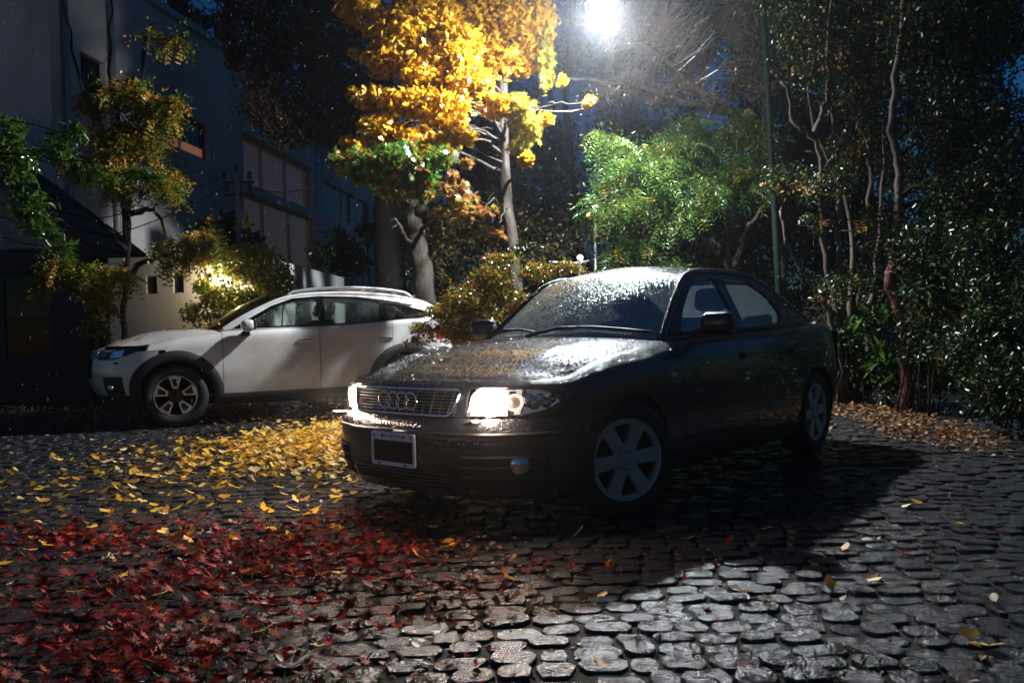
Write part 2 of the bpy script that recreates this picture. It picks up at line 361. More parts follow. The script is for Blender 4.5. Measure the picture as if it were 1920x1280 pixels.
def unit(a): return a/np.maximum(np.linalg.norm(a, axis=1, keepdims=True), 1e-9)
def orient(n, up=.6, droop=.0, flat=1.0):
    "random leaf normals (biased upward) and directions (drooping)"
    Nn = unit(RNG.normal(size=(n, 3))*np.array([1, 1, flat])+np.array([0, 0, up]))
    D = RNG.normal(size=(n, 3))+np.array([0, 0, -droop]); D = unit(D-Nn*np.sum(D*Nn, 1, keepdims=True)); return D, Nn
def leaf_verts(T, P, D, Nn, sc):
    v, f = T; B = np.cross(Nn, D); n = len(P)
    V = P[:, None, :]+sc[:, None, None]*(v[None, :, 0:1]*D[:, None, :]+v[None, :, 1:2]*B[:, None, :]+v[None, :, 2:3]*Nn[:, None, :])
    Fc = (np.arange(n)[:, None, None]*len(v)+f[None]).reshape(-1, 3); return V.reshape(-1, 3), Fc
def np_mesh(name, V, Fc, mat, tint=None):
    me = bpy.data.meshes.new(name); nv, nf = len(V), len(Fc)
    me.vertices.add(nv); me.vertices.foreach_set('co', np.ascontiguousarray(V, np.float32).ravel())
    me.loops.add(nf*3); me.loops.foreach_set('vertex_index', np.ascontiguousarray(Fc, np.int32).ravel())
    me.polygons.add(nf); me.polygons.foreach_set('loop_start', np.arange(0, nf*3, 3, dtype=np.int32))
    me.update(calc_edges=True)
    if tint is not None:
        a = me.attributes.new('tint', 'FLOAT', 'POINT'); a.data.foreach_set('value', np.ascontiguousarray(tint, np.float32))
    me.materials.append(mat); return me
VAR = {}
def leaf_variant(key, T, mat, k):
    if (key, k) not in VAR:
        VAR[(key, k)] = np_mesh('leaf', T[0], T[1], mat, np.full(len(T[0]), (k+.5)/6))
    return VAR[(key, k)]
def foliage(P, D, Nn, sc, T, mat, parent, key, nparts=0, name='foliage', part='leaf', tint=None, each=None):
    "the leaves nearest the viewer one by one, all others joined"
    n = len(P); tint = RNG.random(n) if tint is None else tint
    order = np.argsort(P[:, 1]) if nparts else np.arange(n); one, rest = order[:nparts], order[nparts:]
    B = np.cross(Nn, D)
    pinv = parent.matrix_world.inverted() if parent else Matrix()
    for i in one:
        o = bpy.data.objects.new(part, leaf_variant(key, T, mat, int(min(5, tint[i]*6)))); COL.objects.link(o)
        s = float(sc[i]); m = Matrix([[D[i][r]*s, B[i][r]*s, Nn[i][r]*s, P[i][r]] for r in range(3)]+[[0, 0, 0, 1]])
        if parent: o.parent = parent; o.matrix_local = Matrix.Translation(-parent.location) @ m
        else: o.matrix_world = m
        if each: tag(o, *each)
    if len(rest):
        off = np.array(parent.location if parent else (0, 0, 0))
        V, Fc = leaf_verts(T, P[rest]-off, D[rest], Nn[rest], sc[rest])
        o = bpy.data.objects.new(name, np_mesh(name, V, Fc, mat, np.repeat(tint[rest], len(T[0])))); COL.objects.link(o)
        o['kind'] = 'stuff'
        if parent: o.parent = parent
        return o
def blob_points(blobs, per):
    "blobs: (px, py, Y, rx px, ry px[, weight]) -> points inside uneven clumps"
    out = []
    for b in blobs:
        px, py, Y, rx, ry = b[:5]; w = b[5] if len(b) > 5 else 1.
        c = np.array(ray(px, py, Y)); rx, ry = rx*Y/F, ry*Y/F
        n = max(3, int(per*w*rx*ry*100)); k = max(2, n//22)
        sub = RNG.normal(size=(k, 3)); sub = sub/np.maximum(1, np.linalg.norm(sub, axis=1, keepdims=True)/1.0)*.8
        q = sub[RNG.integers(0, k, n)]+RNG.normal(size=(n, 3))*.20
        out.append(c+q*np.array([rx, (rx+ry)*.5, ry]))
    return np.vstack(out)
def fronds(P, k, length, T, leaf, droop=.35, up=1.0):
    "pinnate leaves: k leaflet pairs on each stalk -> leaflet P, D, N, size"
    n = len(P); D, Nn = orient(n, up, droop); B = np.cross(Nn, D); out = []
    for i in range(k):
        t = (i+.5)/k
        for s in (-1, 1):
            p = P+D*(t*length)+np.array([0, 0, -1])*(t*t*length*droop); d = unit(D*.45+B*s+np.array([0, 0, -.25])+RNG.normal(size=(n, 3))*.15)
            nn = unit(Nn+RNG.normal(size=(n, 3))*.25); nn = unit(nn-d*np.sum(nn*d, 1, keepdims=True)); out.append((p, d, nn))
    p = P+D*length; out.append((p, D, Nn))
    A = [np.vstack([o[i] for o in out]) for i in range(3)]; m = len(A[0])
    return A[0], A[1], A[2], np.full(m, leaf)*RNG.uniform(.75, 1.2, m), np.tile(RNG.random(n), 2*k+1)

def wob(path, amp, n):
    "smooth wandering polyline through the given points"
    P = [Vector(p) for p in path]; out = []
    for i in range(len(P)-1):
        a, b = P[i], P[i+1]; p0 = P[i-1] if i else a*2-b; p3 = P[i+2] if i+2 < len(P) else b*2-a
        for t in range(n):
            t /= n; out.append(.5*((2*a)+(b-p0)*t+(2*p0-5*a+4*b-p3)*t*t+(3*a-p0-3*b+p3)*t**3)+Vector(RNG.normal(size=3)*amp))
    out.append(P[-1]); return out
def taper(n, r0, r1): return [r0+(r1-r0)*(i/(n-1))**.8 for i in range(n)]
def branch_to(mb, a, b, r, sag=.1, n=6):
    a, b = Vector(a), Vector(b); m = (a+b)/2+Vector((RNG.normal()*.1, RNG.normal()*.1, sag*(b-a).length))
    p = wob([a, m, b], .012, n); mb.tube(p, taper(len(p), r, r*.25), 5, caps=False); return p

# ------------------------------------------------------------ ground and cobbles
G = 90.
nx = 60; gv = []; gf = []
for j in range(nx+1):
    for i in range(nx+1): gv.append((-G+2*G*i/nx, -20+2*G*j/nx, -.010))
for j in range(nx):
    for i in range(nx): gf.append((j*(nx+1)+i, j*(nx+1)+i+1, (j+1)*(nx+1)+i+1, (j+1)*(nx+1)+i))
ground = tag(obj('ground', gv, gf, M['soil']), kind='structure')
def stone_template():
    n = 10; v = []; e = random.uniform(3.4, 9); wob_ = [1+random.uniform(-.11, .06) for _ in range(n)]
    for lvl, (sc, z) in enumerate(((1.0, -.05), (.995, -.007), (.955, .0))):
        for k in range(n):
            a = 2*pi*(k+.5)/n; c, s = cos(a), sin(a)
            r = (abs(c)**e+abs(s)**e)**(-1/e)*wob_[k]*sc*.5; v.append((r*c, r*s, z+(random.uniform(-.0025, .002) if lvl == 2 else 0)))
    v.append((random.uniform(-.1, .1), random.uniform(-.1, .1), random.uniform(-.002, .002))); f = []
    for l in range(2):
        for k in range(n):
            a, b, c, d = l*n+k, l*n+(k+1) % n, (l+1)*n+(k+1) % n, (l+1)*n+k; f += [(a, b, c), (a, c, d)]
    for k in range(n): f.append((2*n+k, 2*n+(k+1) % n, 3*n))
    return np.array(v), np.array(f)
ST = [stone_template() for _ in range(14)]
stones = []; th = radians(5)
yy = 1.75
row = 0
while yy < 13.5:
    h = random.uniform(.086, .116); x = -.74*yy-1.2+random.uniform(0, .2)
    while x < min(.70*yy+1.0, 5.2):
        w = random.uniform(.095, .185)
        bend = .12*sin(x*.9+1.)+.05*sin(x*2.1+row*.15)+random.uniform(-.016, .016)
        stones.append((x+w/2, yy+h/2+bend, w-.004, h-.004, th*sin(x*.7)+random.gauss(0, .07), random.uniform(-.008, .006), random.gauss(0, .028), random.gauss(0, .026)))
        x += w
    yy += h; row += 1
vis = lambda s: abs(s[0]) < .64*s[1] and s[1] > 2.0
stones.sort(key=lambda s: (not vis(s), s[1]))
SM = [np_mesh('cobblestone', t[0]*np.array([.16, .11, 1]), t[1], M['stone']) for t in ST]
for m in SM: m.shade_smooth(); m.set_sharp_from_angle(angle=radians(28))
for i, (x, y, w, h, a, z, tx, ty) in enumerate(stones[:300]):
    o = bpy.data.objects.new('cobblestone', SM[i % 14]); COL.objects.link(o); o.parent = ground
    o.location = (x, y, z); o.rotation_euler = (tx, ty, a+(pi if i % 3 else 0)); o.scale = (w/.16, h/.11, 1)
Vs = []; Fs = []; nn = 0
for i, (x, y, w, h, a, z, tx, ty) in enumerate(stones[300:]):
    t = ST[i % 14]; v = t[0]*np.array([w, h, 1]); c, s = cos(a), sin(a)
    v = np.stack([v[:, 0]*c-v[:, 1]*s+x, v[:, 0]*s+v[:, 1]*c+y, v[:, 2]+z+v[:, 0]*tx+v[:, 1]*ty], 1)
    Vs.append(v); Fs.append(t[1]+nn); nn += len(v)
me = np_mesh('cobblestone_paving', np.vstack(Vs), np.vstack(Fs), M['stone']); me.shade_smooth(); me.set_sharp_from_angle(angle=radians(28))
o = bpy.data.objects.new('cobblestone_paving', me); COL.objects.link(o); o.parent = ground; o['kind'] = 'stuff'

# ------------------------------------------------------------ concrete building
BX, BK = -9.0, .10
def fac(px, py):
    r = ray(px, py, 1.0); Y = BX/(r.x-BK); return Y, CAMH+(r.z-CAMH)*Y
ff = lambda a, b, c: Vector((BX+BK*a-c, a, b))
Y0 = 13.9; Y1 = 35.5
ra, rb = fac(270, 0), fac(440, 110)
sl = (rb[1]-ra[1])/(rb[0]-ra[0]); ztop = lambda y: ra[1]+sl*(y-ra[0])
building = tag(empty('concrete_building', (BX+BK*Y0, Y0, 0)), 'two storey grey concrete building with window strips behind the white car', 'building')
def bpart(mb, name, m, parent=building, **k):
    o = mb.build(name, m, None, **k); o.parent = parent
    o.matrix_parent_inverse = Matrix.Translation(-building.location) if parent is building else Matrix()
    return o
wins = [  # px left, px right, z-top pixel, z-bottom pixel, mullion px, pane material
    (150, 196, (150, 95), (150, 205), [], 'pane'), (236, 286, (236, 138), (236, 190), [], 'pane'),
    (310, 389, (310, 196), (389, 301), [342], 'pane'), (455, 578, (455, 252), (458, 342), [494, 538], 'litpane'),
    (457, 586, (457, 364), (500, 520), [498, 546], 'litpane'), (605, 690, (605, 336), (605, 398), [645], 'pane')]
rects = []
for l, r, t, b, mu, pm in wins:
    a0 = fac(l, t[1])[0]; a1 = fac(r, t[1])[0]; rects.append((a0, a1, fac(*b)[1], fac(*t)[1]))
mb = MB(); outer = [(Y0, -.05), (Y1, -.05), (Y1, ztop(Y1)), (Y0, ztop(Y0))]
mb.slab(outer, [[(a, z0), (b, z0), (b, z1), (a, z1)] for a, b, z0, z1 in rects], ff, .28)
bpart(mb, 'wall', M['bwall'])
mb = MB(); mb.add([ff(Y0-.1, ztop(Y0)+.003, -.10), ff(Y1+.1, ztop(Y1)+.003, -.10), ff(Y1+.1, ztop(Y1)+.003, 6), ff(Y0-.1, ztop(Y0)+.003, 6),
    ff(Y0-.1, ztop(Y0)+.14, -.10), ff(Y1+.1, ztop(Y1)+.14, -.10), ff(Y1+.1, ztop(Y1)+.14, 6), ff(Y0-.1, ztop(Y0)+.14, 6)],
    [(0,3,2,1),(4,5,6,7),(0,1,5,4),(1,2,6,5),(2,3,7,6),(3,0,4,7)]); bpart(mb, 'roof', M['bwall'])
for y_ in (Y0+.003, Y1-.003):
    bpart(MB().add([ff(y_, -.05, .285), ff(y_, -.05, 6), ff(y_, ztop(y_), 6), ff(y_, ztop(y_), .285)], [(0,1,2,3)]), 'end_wall', M['bwall'])
def fbox(a0, a1, z0, z1, c0, c1, mb=None):
    mb = mb or MB(); v = [ff(a, z, c) for z in (z0, z1) for a, c in ((a0, c0), (a1, c0), (a1, c1), (a0, c1))]
    return mb.add(v, [(0,3,2,1),(4,5,6,7),(0,1,5,4),(1,2,6,5),(2,3,7,6),(3,0,4,7)])
for (a, b, z0, z1), (l, r, t, bb, mu, pm) in zip(rects, wins):
    fm = MB(); w = .05
    fm.slab([(a+.003, z0+.003), (b-.003, z0+.003), (b-.003, z1-.003), (a+.003, z1-.003)], [[(a+w, z0+w), (b-w, z0+w), (b-w, z1-w), (a+w, z1-w)]], lambda p, q, c: ff(p, q, .10+c), .06)
    win = bpart(fm, 'window', M['mullion'] if pm == 'litpane' else M['plastic'])
    edges = [a+w]+[fac(m_, t[1])[0] for m_ in mu]+[b-w]
    loc = Matrix.Translation(-building.location)
    for m_ in edges[1:-1]:
        p = fbox(m_-.035, m_+.035, z0+w+.002, z1-w-.002, .085, .165).build('mullion', M['mullion']); p.parent = win
    for i in range(len(edges)-1):
        p = fbox(edges[i]+.036, edges[i+1]-.036, z0+w, z1-w, .13, .14).build('pane', M[pm]); p.parent = win
    if l == 310:   # the low strip of this window glows from a lamp inside
        zs = fac(389, 281)[1]
        for i in range(2):
            p = fbox(edges[i]+.04, edges[i+1]-.04, z0+w+.003, min(zs, z1), .122, .129).build('blind_gap', M['warmpane']); p.parent = win
a, b = rects[3][0]-.15, rects[3][1]+.12
bpart(fbox(a, b, fac(458, 362)[1], fac(458, 346)[1], -.10, -.003), 'ledge', M['bwall'])
bpart(fbox(a, b, fac(455, 251)[1]+.01, fac(455, 243)[1], -.14, -.003), 'ledge', M['bwall'])
for px in (420, 594, 664):
    y = fac(px, 300)[0]; bpart(fbox(y-.13, y+.13, 0, min(ztop(y)-.02, 9), -.045, -.003), 'pilaster', M['bwall'])
for px in (118, 205):
    y = fac(px, 200)[0]; p = MB(); p.tube([ff(y, 0.1, -.09), ff(y, ztop(y)-.1, -.09)], .055, 10); bpart(p, 'downpipe', M['steel'], smooth=True)

# ------------------------------------------------------------ boundary wall with square openings
WT = 2.16; wy = 11.95; xl = ray(205, 560, wy).x; xr_ = ray(478, 480, wy).x
bw = tag(empty('boundary_wall', (xr_, wy, 0)), 'low white rendered wall with small square openings behind the white car', 'wall')
mb = MB(); hol = []
for l, r, t, b in ((275, 294, 517, 551), (325, 344, 513, 549), (378, 397, 511, 547)):
    p, q = ray(l, b, wy), ray(r, t, wy); hol.append([(p.x, p.z), (q.x, p.z), (q.x, q.z), (p.x, q.z)])
mb.slab([(xl, -.05), (xr_, -.05), (xr_, WT), (xl, WT)], hol, lambda a, b, c: Vector((a-xr_, c, b)), .2); mb.build('front_wall', M['wall'], bw)
for h in hol:
    (x0, z0), (x1, _), (_, z1), _ = h
    MB().box((x0-xr_-.003, .205, z0-.01), (x1-xr_+.003, .22, z1+.01)).build('backing_board', M['darkwood'], bw)
ya, yb = 22.0, 24.0
xs = lambda y: (y-wy)*.017
for y0, y1, zt in ((0.003, ya-wy, WT), (ya-wy+.35, 16.5, WT-.08)):
    m = MB(); x0, x1 = y0*.017, y1*.017
    v = [(x0, y0, -.05), (x1, y1, -.05), (x1-.2, y1, -.05), (x0-.2, y0, -.05), (x0, y0, zt), (x1, y1, zt), (x1-.2, y1, zt), (x0-.2, y0, zt)]
    if y0 < .1: v = [(p[0]+.0, p[1]+.2, p[2]) if p[1] < .1 else p for p in v]
    m.add(v, [(0,3,2,1),(4,5,6,7),(0,1,5,4),(1,2,6,5),(2,3,7,6),(3,0,4,7)]).build('side_wall', M['wall'], bw)

# sconce on the wall
sp = ray(424, 525, wy-.02)
sc = tag(empty('wall_lamp', sp), 'lit box lamp on the white wall shining through the leafy vine', 'lamp')
MB().rbox((-.09, 0.0, -.11), (.09, .018, .11), .01).build('back_plate', M['steel'], sc)
MB().rbox((-.08, -.12, -.09), (.08, -.002, .09), .02).build('diffuser', M['sconceglow'], sc, True, 40)
def lamp(name, loc, energy, color, radius, parent=None, kind='POINT'):
    l = bpy.data.lights.new(name, kind); l.energy = energy; l.color = color; l.shadow_soft_size = radius
    o = bpy.data.objects.new(name, l); COL.objects.link(o)
    if parent is not None: o.parent = parent
    o.location = loc; return o
lamp('lamp_light', (0, -.19, .0), SCONCE_W, (1., .80, .52), .05, sc)

# ------------------------------------------------------------ dark timber house, left
hx = ray(205, 600, 12.7).x-.25
house = tag(empty('timber_house', (hx, 12.6, 0)), 'dark timber house with tiled sloping roof at the left edge', 'house')
MB().slab([(-4.6, -.05), (-.0, -.05), (-.0, 2.4), (-4.6, 2.4)], [[(-3.2, .05), (-.55, .05), (-.55, 2.05), (-3.2, 2.05)]], lambda a, b, c: Vector((a, c, b)), .18).build('wall', M['darkwood'], house)
MB().box((-4.6, .183, -.05), (-.0, 1.0, 2.398)).build('side_wall', M['darkwood'], house)
for k in range(3):
    x0 = -3.19+k*.885
    p = MB().slab([(x0, .055), (x0+.87, .055), (x0+.87, 2.045), (x0, 2.045)], [[(x0+.09, .75), (x0+.78, .75), (x0+.78, 1.3), (x0+.09, 1.3)], [(x0+.09, 1.36), (x0+.78, 1.36), (x0+.78, 1.95), (x0+.09, 1.95)]], lambda a, b, c: Vector((a, .06+c+.015*(k % 2), b)), .05).build('sliding_door', M['darkwood'], house)
    MB().box((x0+.085, .085+.015*(k % 2), .745), (x0+.785, .093+.015*(k % 2), 1.305)).build('pane', M['pane'], p)
    MB().box((x0+.085, .085+.015*(k % 2), 1.355), (x0+.785, .093+.015*(k % 2), 1.955)).build('pane', M['pane'], p)
roof = MB().slab([(.35, 2.30), (-2.6, 4.7), (-5.4, 2.30), (-5.4, 2.18), (-2.6, 4.56), (.35, 2.18)], [], lambda a, b, c: Vector((a, -.55+c, b)), 1.9).build('roof', M['tile'], house)
rt = MB()
for k in range(9):
    for j in range(8):
        t = (j+.5)/8; x = .35-2.95*t; z = 2.32+2.4*t; y = -.5+k*.21
        ang = math.atan2(2.4, -2.95); Mx = Matrix.Translation((x, y+.1, z)) @ Matrix.Rotation(math.atan2(2.4, 2.95), 4, 'Y')
        tl = MB().box((-.2, -.1, 0), (.2, .1, .03), Mx).build('roof_tile', M['tile'], roof)
MB().tube([(.38, -.6, 2.22), (.38, 1.3, 2.22)], .05, 8).build('gutter', M['plastic'], house, True)

# ------------------------------------------------------------ pole with insulators, wires, warning sign
pb = ray(455, 620, 12.9); ptop = ray(445, 326, 12.9)
pole = tag(empty('utility_pole', (pb.x, 12.9, 0)), 'slim grey steel pole carrying wires above the white wall', 'pole')
dx = ptop.x-pb.x; PZ = ptop.z
MB().tube([(0, 0, 0), (dx, 0, PZ)], .045, 10).build('shaft', M['steel'], pole, True)
for z in (.03, .22):
    MB().box((dx-.22, -.03, PZ-.12-z), (dx+.24, .03, PZ-.08-z)).build('crossarm', M['wire'], pole)
for x, z in ((-.2, 0), (.2, 0), (-.16, -.19), (.2, -.19), (0.0, .1)):
    MB().lathe([(.0, -.06), (.035, -.06), (.045, -.03), (.025, -.01), (.045, .02), (.03, .05), (0, .06)], 10, Matrix.Translation((dx+x, -.05, PZ-.03+z))).build('insulator', M['ceramic'], pole, True)
def cable(name, a, b, sag, label, r=.009):
    P = [Vector(a).lerp(Vector(b), t/14)+Vector((0, 0, -sag*4*(t/14)*(1-t/14))) for t in range(15)]
    o = MB().tube([p-P[0] for p in P], r, 5).build(name, M['wire'], None, True); o.location = P[0]; return tag(o, label, 'cable')
pt = Vector((pb.x+dx, 12.85, PZ))
cable('overhead_cable', pt+Vector((.2, 0, -.22)), ray(640, 318, 16), .22, 'black cable from the slim pole to the trees behind the wall')
cable('overhead_cable', pt+Vector((-.2, 0, -.03)), ray(120, 420, 12.4), .12, 'black cable from the pole top to the timber house')
cable('overhead_cable', pt+Vector((-.2, 0, -.22)), ray(150, 455, 12.4), .10, 'lower black cable from the pole to the timber house')
cable('overhead_cable', ray(360, -10, 16), ray(470, 90, 13.5), .02, 'thin black wire crossing the blue sky above the building roof', .012)
cable('overhead_cable', ray(405, -10, 16), ray(482, 75, 13.5), .02, 'second thin black wire against the blue sky, nearer the dark tree', .012)
sg = ray(462, 408, 12.7)
sign = tag(empty('warning_sign', sg), 'small triangular yellow warning sign beside the slim pole', 'sign')
tri = [(-.085, -.15), (.085, -.15), (0, .17)]
M['signyellow'] = mat('sign_yellow', (.55, .40, .06), .5); M['signblack'] = mat('sign_black', (.015, .015, .015), .5)
MB().slab(rounded(tri, .02), [], lambda a, b, c: Vector((a, c, b)), .006).build('plate', M['signyellow'], sign)
MB().slab([(-.012, -.10), (.03, -.045), (.006, -.045), (.028, .05), (-.03, -.03), (-.004, -.03)], [], lambda a, b, c: Vector((a, -.004+c, b)), .003).build('bolt_symbol', M['signblack'], sign)
MB().tube([(0, .02, -.16), (0, .02, -sg.z+.0)], .012, 6).build('stake', M['wire'], sign)
# ------------------------------------------------------------ trees and shrubs
def stems(mb, lists, r0, r1, n=5, amp=.012, sides=8):
    ends = []
    for pts in lists:
        P = wob([Vector(p) for p in pts], amp, n); mb.tube(P, taper(len(P), r0, r1), sides); ends.append(P)
    return ends
def tree(name, label, cat, base, group=None): return tag(empty(name, base), label, cat, group)
def local(mb, o): 
    for v in mb.v: v -= o.location
    return mb
def limbs(o, anchors, blobs, mat, r=.022, name='limb', frac=1.0):
    "one limb from the nearest stem point to every leaf clump, with twigs inside the clump"
    for b in blobs:
        if RNG.random() > frac: continue
        c = ray(b[0], b[1], b[2]); a = min(anchors, key=lambda p: (p-c).length+max(0, p.z-c.z)*.6); mb = MB()
        P = branch_to(mb, a, c, r)
        R = max(b[3], b[4])*b[2]/F
        for _ in range(5):
            d = Vector(RNG.normal(size=3)); d.normalize(); s = P[RNG.integers(len(P)//2, len(P))]; mb.tube([s, s+d*R*.5+Vector((0, 0, .03)), s+d*R], [r*.3, r*.2, r*.1], 4, caps=False)
        local(mb, o).build(name, mat, o, True)
def leafy(o, blobs, per, size, T, mat, key, nparts=0, up=.6, droop=.3, name='foliage', flat=1.):
    P = blob_points(blobs, per); P = P[P[:, 2] > .05]; n = len(P); D, Nn = orient(n, up, droop, flat)
    foliage(P, D, Nn, size*RNG.uniform(.65, 1.2, n), T, M[mat], o, key, nparts, name)

# ginkgo
gb = [(680,15,10.97,50,35),(740,60,11.01,60,50),(720,110,11.00,42,35),(800,30,11.05,70,45),(790,120,11.04,60,45),(850,90,11.08,60,55),(900,40,11.90,60,60),(960,40,11.90,60,60),
 (1012,45,11.90,32,60),(930,110,11.90,60,45),(985,105,11.90,36,40),(880,150,11.09,50,35),(760,190,11.02,60,32),(695,185,10.98,36,26),(820,200,11.06,60,36),(860,245,11.08,36,32),
 (720,240,11.00,50,28),(800,262,11.05,60,28),(675,278,10.97,36,20),(930,195,10.6,36,26),(1005,225,10.9,36,11),(1106,195,10.75,10,16,2),(985,300,10.2,13,12,2),(760,-70,11.02,90,60),(900,-80,11.90,100,70),(1020,-60,11.90,50,50)]
base = ray(968, 560, 11.9); base.z = 0
t = tree('ginkgo_tree', 'tall ginkgo with bright yellow fan leaves and a straight slim trunk beside the street lamp', 'tree', base)
mb = MB(); ends = stems(mb, [[base, ray(965,500,11.9), ray(948,350,11.9), ray(943,180,11.9), ray(935,0,11.9), ray(930,-160,11.5)]], .105, .06, 6, .006, 10)
local(mb, t).build('trunk', M['bark'], t, True)
limbs(t, ends[0][8:], gb, M['bark'], .03)
mb = MB(); P = wob([ray(948,212,11.9), ray(1000,208,11.3), ray(1060,210,11.0), ray(1106,200,10.9)], .006, 5); mb.tube(P, taper(len(P), .03, .01), 6); local(mb, t).build('limb', M['bark'], t, True)
mb = MB(); P = wob([ray(945,306,11.9), ray(920,295,11.2), ray(880,272,10.9)], .005, 5); mb.tube(P, taper(len(P), .016, .004), 6); local(mb, t).build('limb', M['twig'], t, True)
gb += [(645,14,10.95,16,7,2),(662,172,10.95,12,7,2),(652,266,10.95,12,7,2),(668,100,10.97,10,10,2),(1052,150,11.5,8,10,2)]
gb = [(b[0], b[1], b[2], b[3]*.86, b[4]*.84)+tuple(b[5:]) for b in gb]
leafy(t, gb, 130, .062, TG, 'ginkgo', 'ginkgo', 300, up=.3, droop=.9)
lb = [(975,200,10.7,24,30),(985,240,10.7,26,35),(975,280,10.7,22,20),(1025,120,11.7,12,50)]
leafy(t, lb, 110, .075, TM, 'limegum', 'limegum', 40, name='lime_foliage', droop=.8)

# sweetgum with a thick knotted trunk
sb = [(660,305,10.38,38,26),(720,310,10.38,50,32),(770,300,10.38,50,32),(740,340,10.38,50,28),(780,350,10.38,36,22),(690,335,10.38,24,16),(800,330,10.38,24,30),(825,290,10.38,24,20),(762,385,10.38,14,10)]
sbp = [(850,352,10.09,26,20),(880,375,10.09,36,20),(850,400,10.07,32,18),(905,395,10.11,30,14),(930,430,10.13,26,12),(840,330,10.09,18,14)]
base = ray(797, 560, 12.7); base.z = 0
t = tree('sweetgum_tree', 'thick knotted sweetgum trunk with green star leaves below the yellow crown', 'tree', base)
mb = MB(); e1 = stems(mb, [[base, ray(797,570,12.7), ray(785,470,12.7), ray(772,400,12.6), ray(768,330,12.5), ray(780,200,12.4)]], .19, .12, 6, .015, 12)
local(mb, t).build('trunk', M['bark'], t, True)
mb = MB(); e2 = stems(mb, [[ray(775,400,12.6), ray(800,385,12.5), ray(832,350,12.3), ray(850,300,12.2), ray(860,220,12.2)]], .115, .06, 6, .012, 10); local(mb, t).build('limb', M['bark'], t, True)
mb = MB(); stems(mb, [[ray(775,460,12.6), ray(757,440,12.4), ray(748,420,12.3), ray(735,428,12.2)], [ray(757,440,12.4), ray(742,412,12.2), ray(730,415,12.2)]], .035, .006, 5, .006, 6); local(mb, t).build('broken_limb', M['redbark'], t, True)
mb = MB(); e3 = stems(mb, [[ray(790,430,12.6), ray(830,405,12.0), ray(870,385,11.6), ray(905,385,11.4)]], .04, .012, 5, .008, 6); local(mb, t).build('limb', M['bark'], t, True)
limbs(t, e1[0][12:]+e2[0]+e3[0], sb+sbp, M['bark'], .018)
leafy(t, sb, 75, .085, TM, 'sweetgum', 'sweetgum', 180, up=.3, droop=.9)
leafy(t, sbp, 50, .075, TM, 'pinkgum', 'pinkgum', 60, name='pinkish_foliage', droop=.8)
leafy(t, [(640,290,11,16,14,2),(700,300,10.9,20,10,2),(880,300,9.6,20,12)], 60, .08, TM, 'pinkgum', 'pinkgum', 0, name='orange_foliage', droop=.8)

# dark brown-leaved tree by the building
db = [(470,60,15,60,50),(540,30,15,70,60),(620,50,15,70,60),(560,110,15,70,55),(640,130,15,60,50),(490,140,14.6,50,40),(590,190,14.8,70,45),(500,205,14.4,50,40),(560,245,14.6,60,36),(630,240,15,50,40),(680,200,15.5,40,60),(470,-60,15,80,60),(600,-60,15,120,60),(430,20,15,30,30),(440,110,14.8,24,20)]
base = ray(731, 560, 16.5); base.z = 0
t = tree('beech_tree', 'big dark tree with dull brown leaves over the concrete building', 'tree', base)
mb = MB(); e = stems(mb, [[base, ray(731,520,16.5), ray(729,350,16.5), ray(722,200,16.4), ray(700,0,16.2)]], .36, .2, 6, .02, 12); local(mb, t).build('trunk', M['darkbark'], t, True)
limbs(t, e[0][8:], db, M['darkbark'], .05)
leafy(t, db, 60, .085, TO, 'brownleaf', 'brownleaf', 0, droop=.5)

# conifers against the sky behind the roof
for (px, py, rr, lab) in ((335, 40, 46, 'dark conifer crown showing above the building roof, nearest the sky gap'), (405, 100, 40, 'lower dark conifer crown rising behind the sloping roof line')):
    base = ray(px, 300, 36); base.z = 0
    t = tree('conifer_tree', lab, 'tree', base, 'conifers behind the building')
    mb = MB(); e = stems(mb, [[base, ray(px+4, 120, 36), ray(px, py-50, 36)]], .3, .05, 6, .02, 8); local(mb, t).build('trunk', M['darkbark'], t, True)
    cb = [(px+RNG.normal()*rr*.5, py+dy, 36+RNG.normal()*.5, rr*(.4+.5*(dy+60)/180), 22) for dy in range(-50, 140, 22)]
    leafy(t, cb, 22, .22, TN, 'glossy', 'conifer', 0, droop=.6, name='crown')

# lace-leaved green tree under the lamp
fb = [(1128,262,12,26,22),(1180,300,12,50,36),(1232,330,12,60,38),(1165,345,12,40,26),(1108,388,11.7,22,14),(1180,384,11.7,50,16),(1285,268,12.2,60,34),(1345,300,12.2,50,36),(1320,355,12,44,28),
  (1200,445,12,34,26),(1165,480,12,36,16),(1230,410,12,30,18),(1400,335,12.2,46,30),(1440,268,12.3,34,26),(1380,240,12.3,50,22),(1322,225,12.4,40,20),(1250,290,12.1,40,26),(1285,395,12,30,14),(1150,410,11.9,24,18),(1260,500,12,26,14)]
base = ray(1374, 560, 12.3); base.z = 0
t = tree('lace_leaf_tree', 'green lace-leaved tree with drooping feathery foliage lit under the street lamp', 'tree', base)
mb = MB(); e = stems(mb, [[base, ray(1370,520,12.3), ray(1362,440,12.3), ray(1372,330,12.2), ray(1385,240,12.3)], [ray(1372,520,12.3), ray(1350,470,12.2), ray(1340,440,12.2), ray(1300,400,12.1), ray(1225,340,12)],
   [ray(1374,510,12.3), ray(1400,430,12.2), ray(1425,390,12.2), ray(1430,290,12.3)], [ray(1350,478,12.2), ray(1310,440,12.1), ray(1270,395,12), ray(1180,345,12)]], .055, .014, 5, .015, 8); local(mb, t).build('trunk', M['redbark'], t, True)
limbs(t, [p for q in e for p in q[6:]], fb, M['redbark'], .014)
P = blob_points(fb, 17); Q, D, Nn, s, tt = fronds(P, 9, .30, TL, .075, .6)
foliage(Q, D, Nn, s, TL, M['dissect'], t, 'dissect', 0, 'foliage', tint=np.clip(tt*.95, 0, 1))
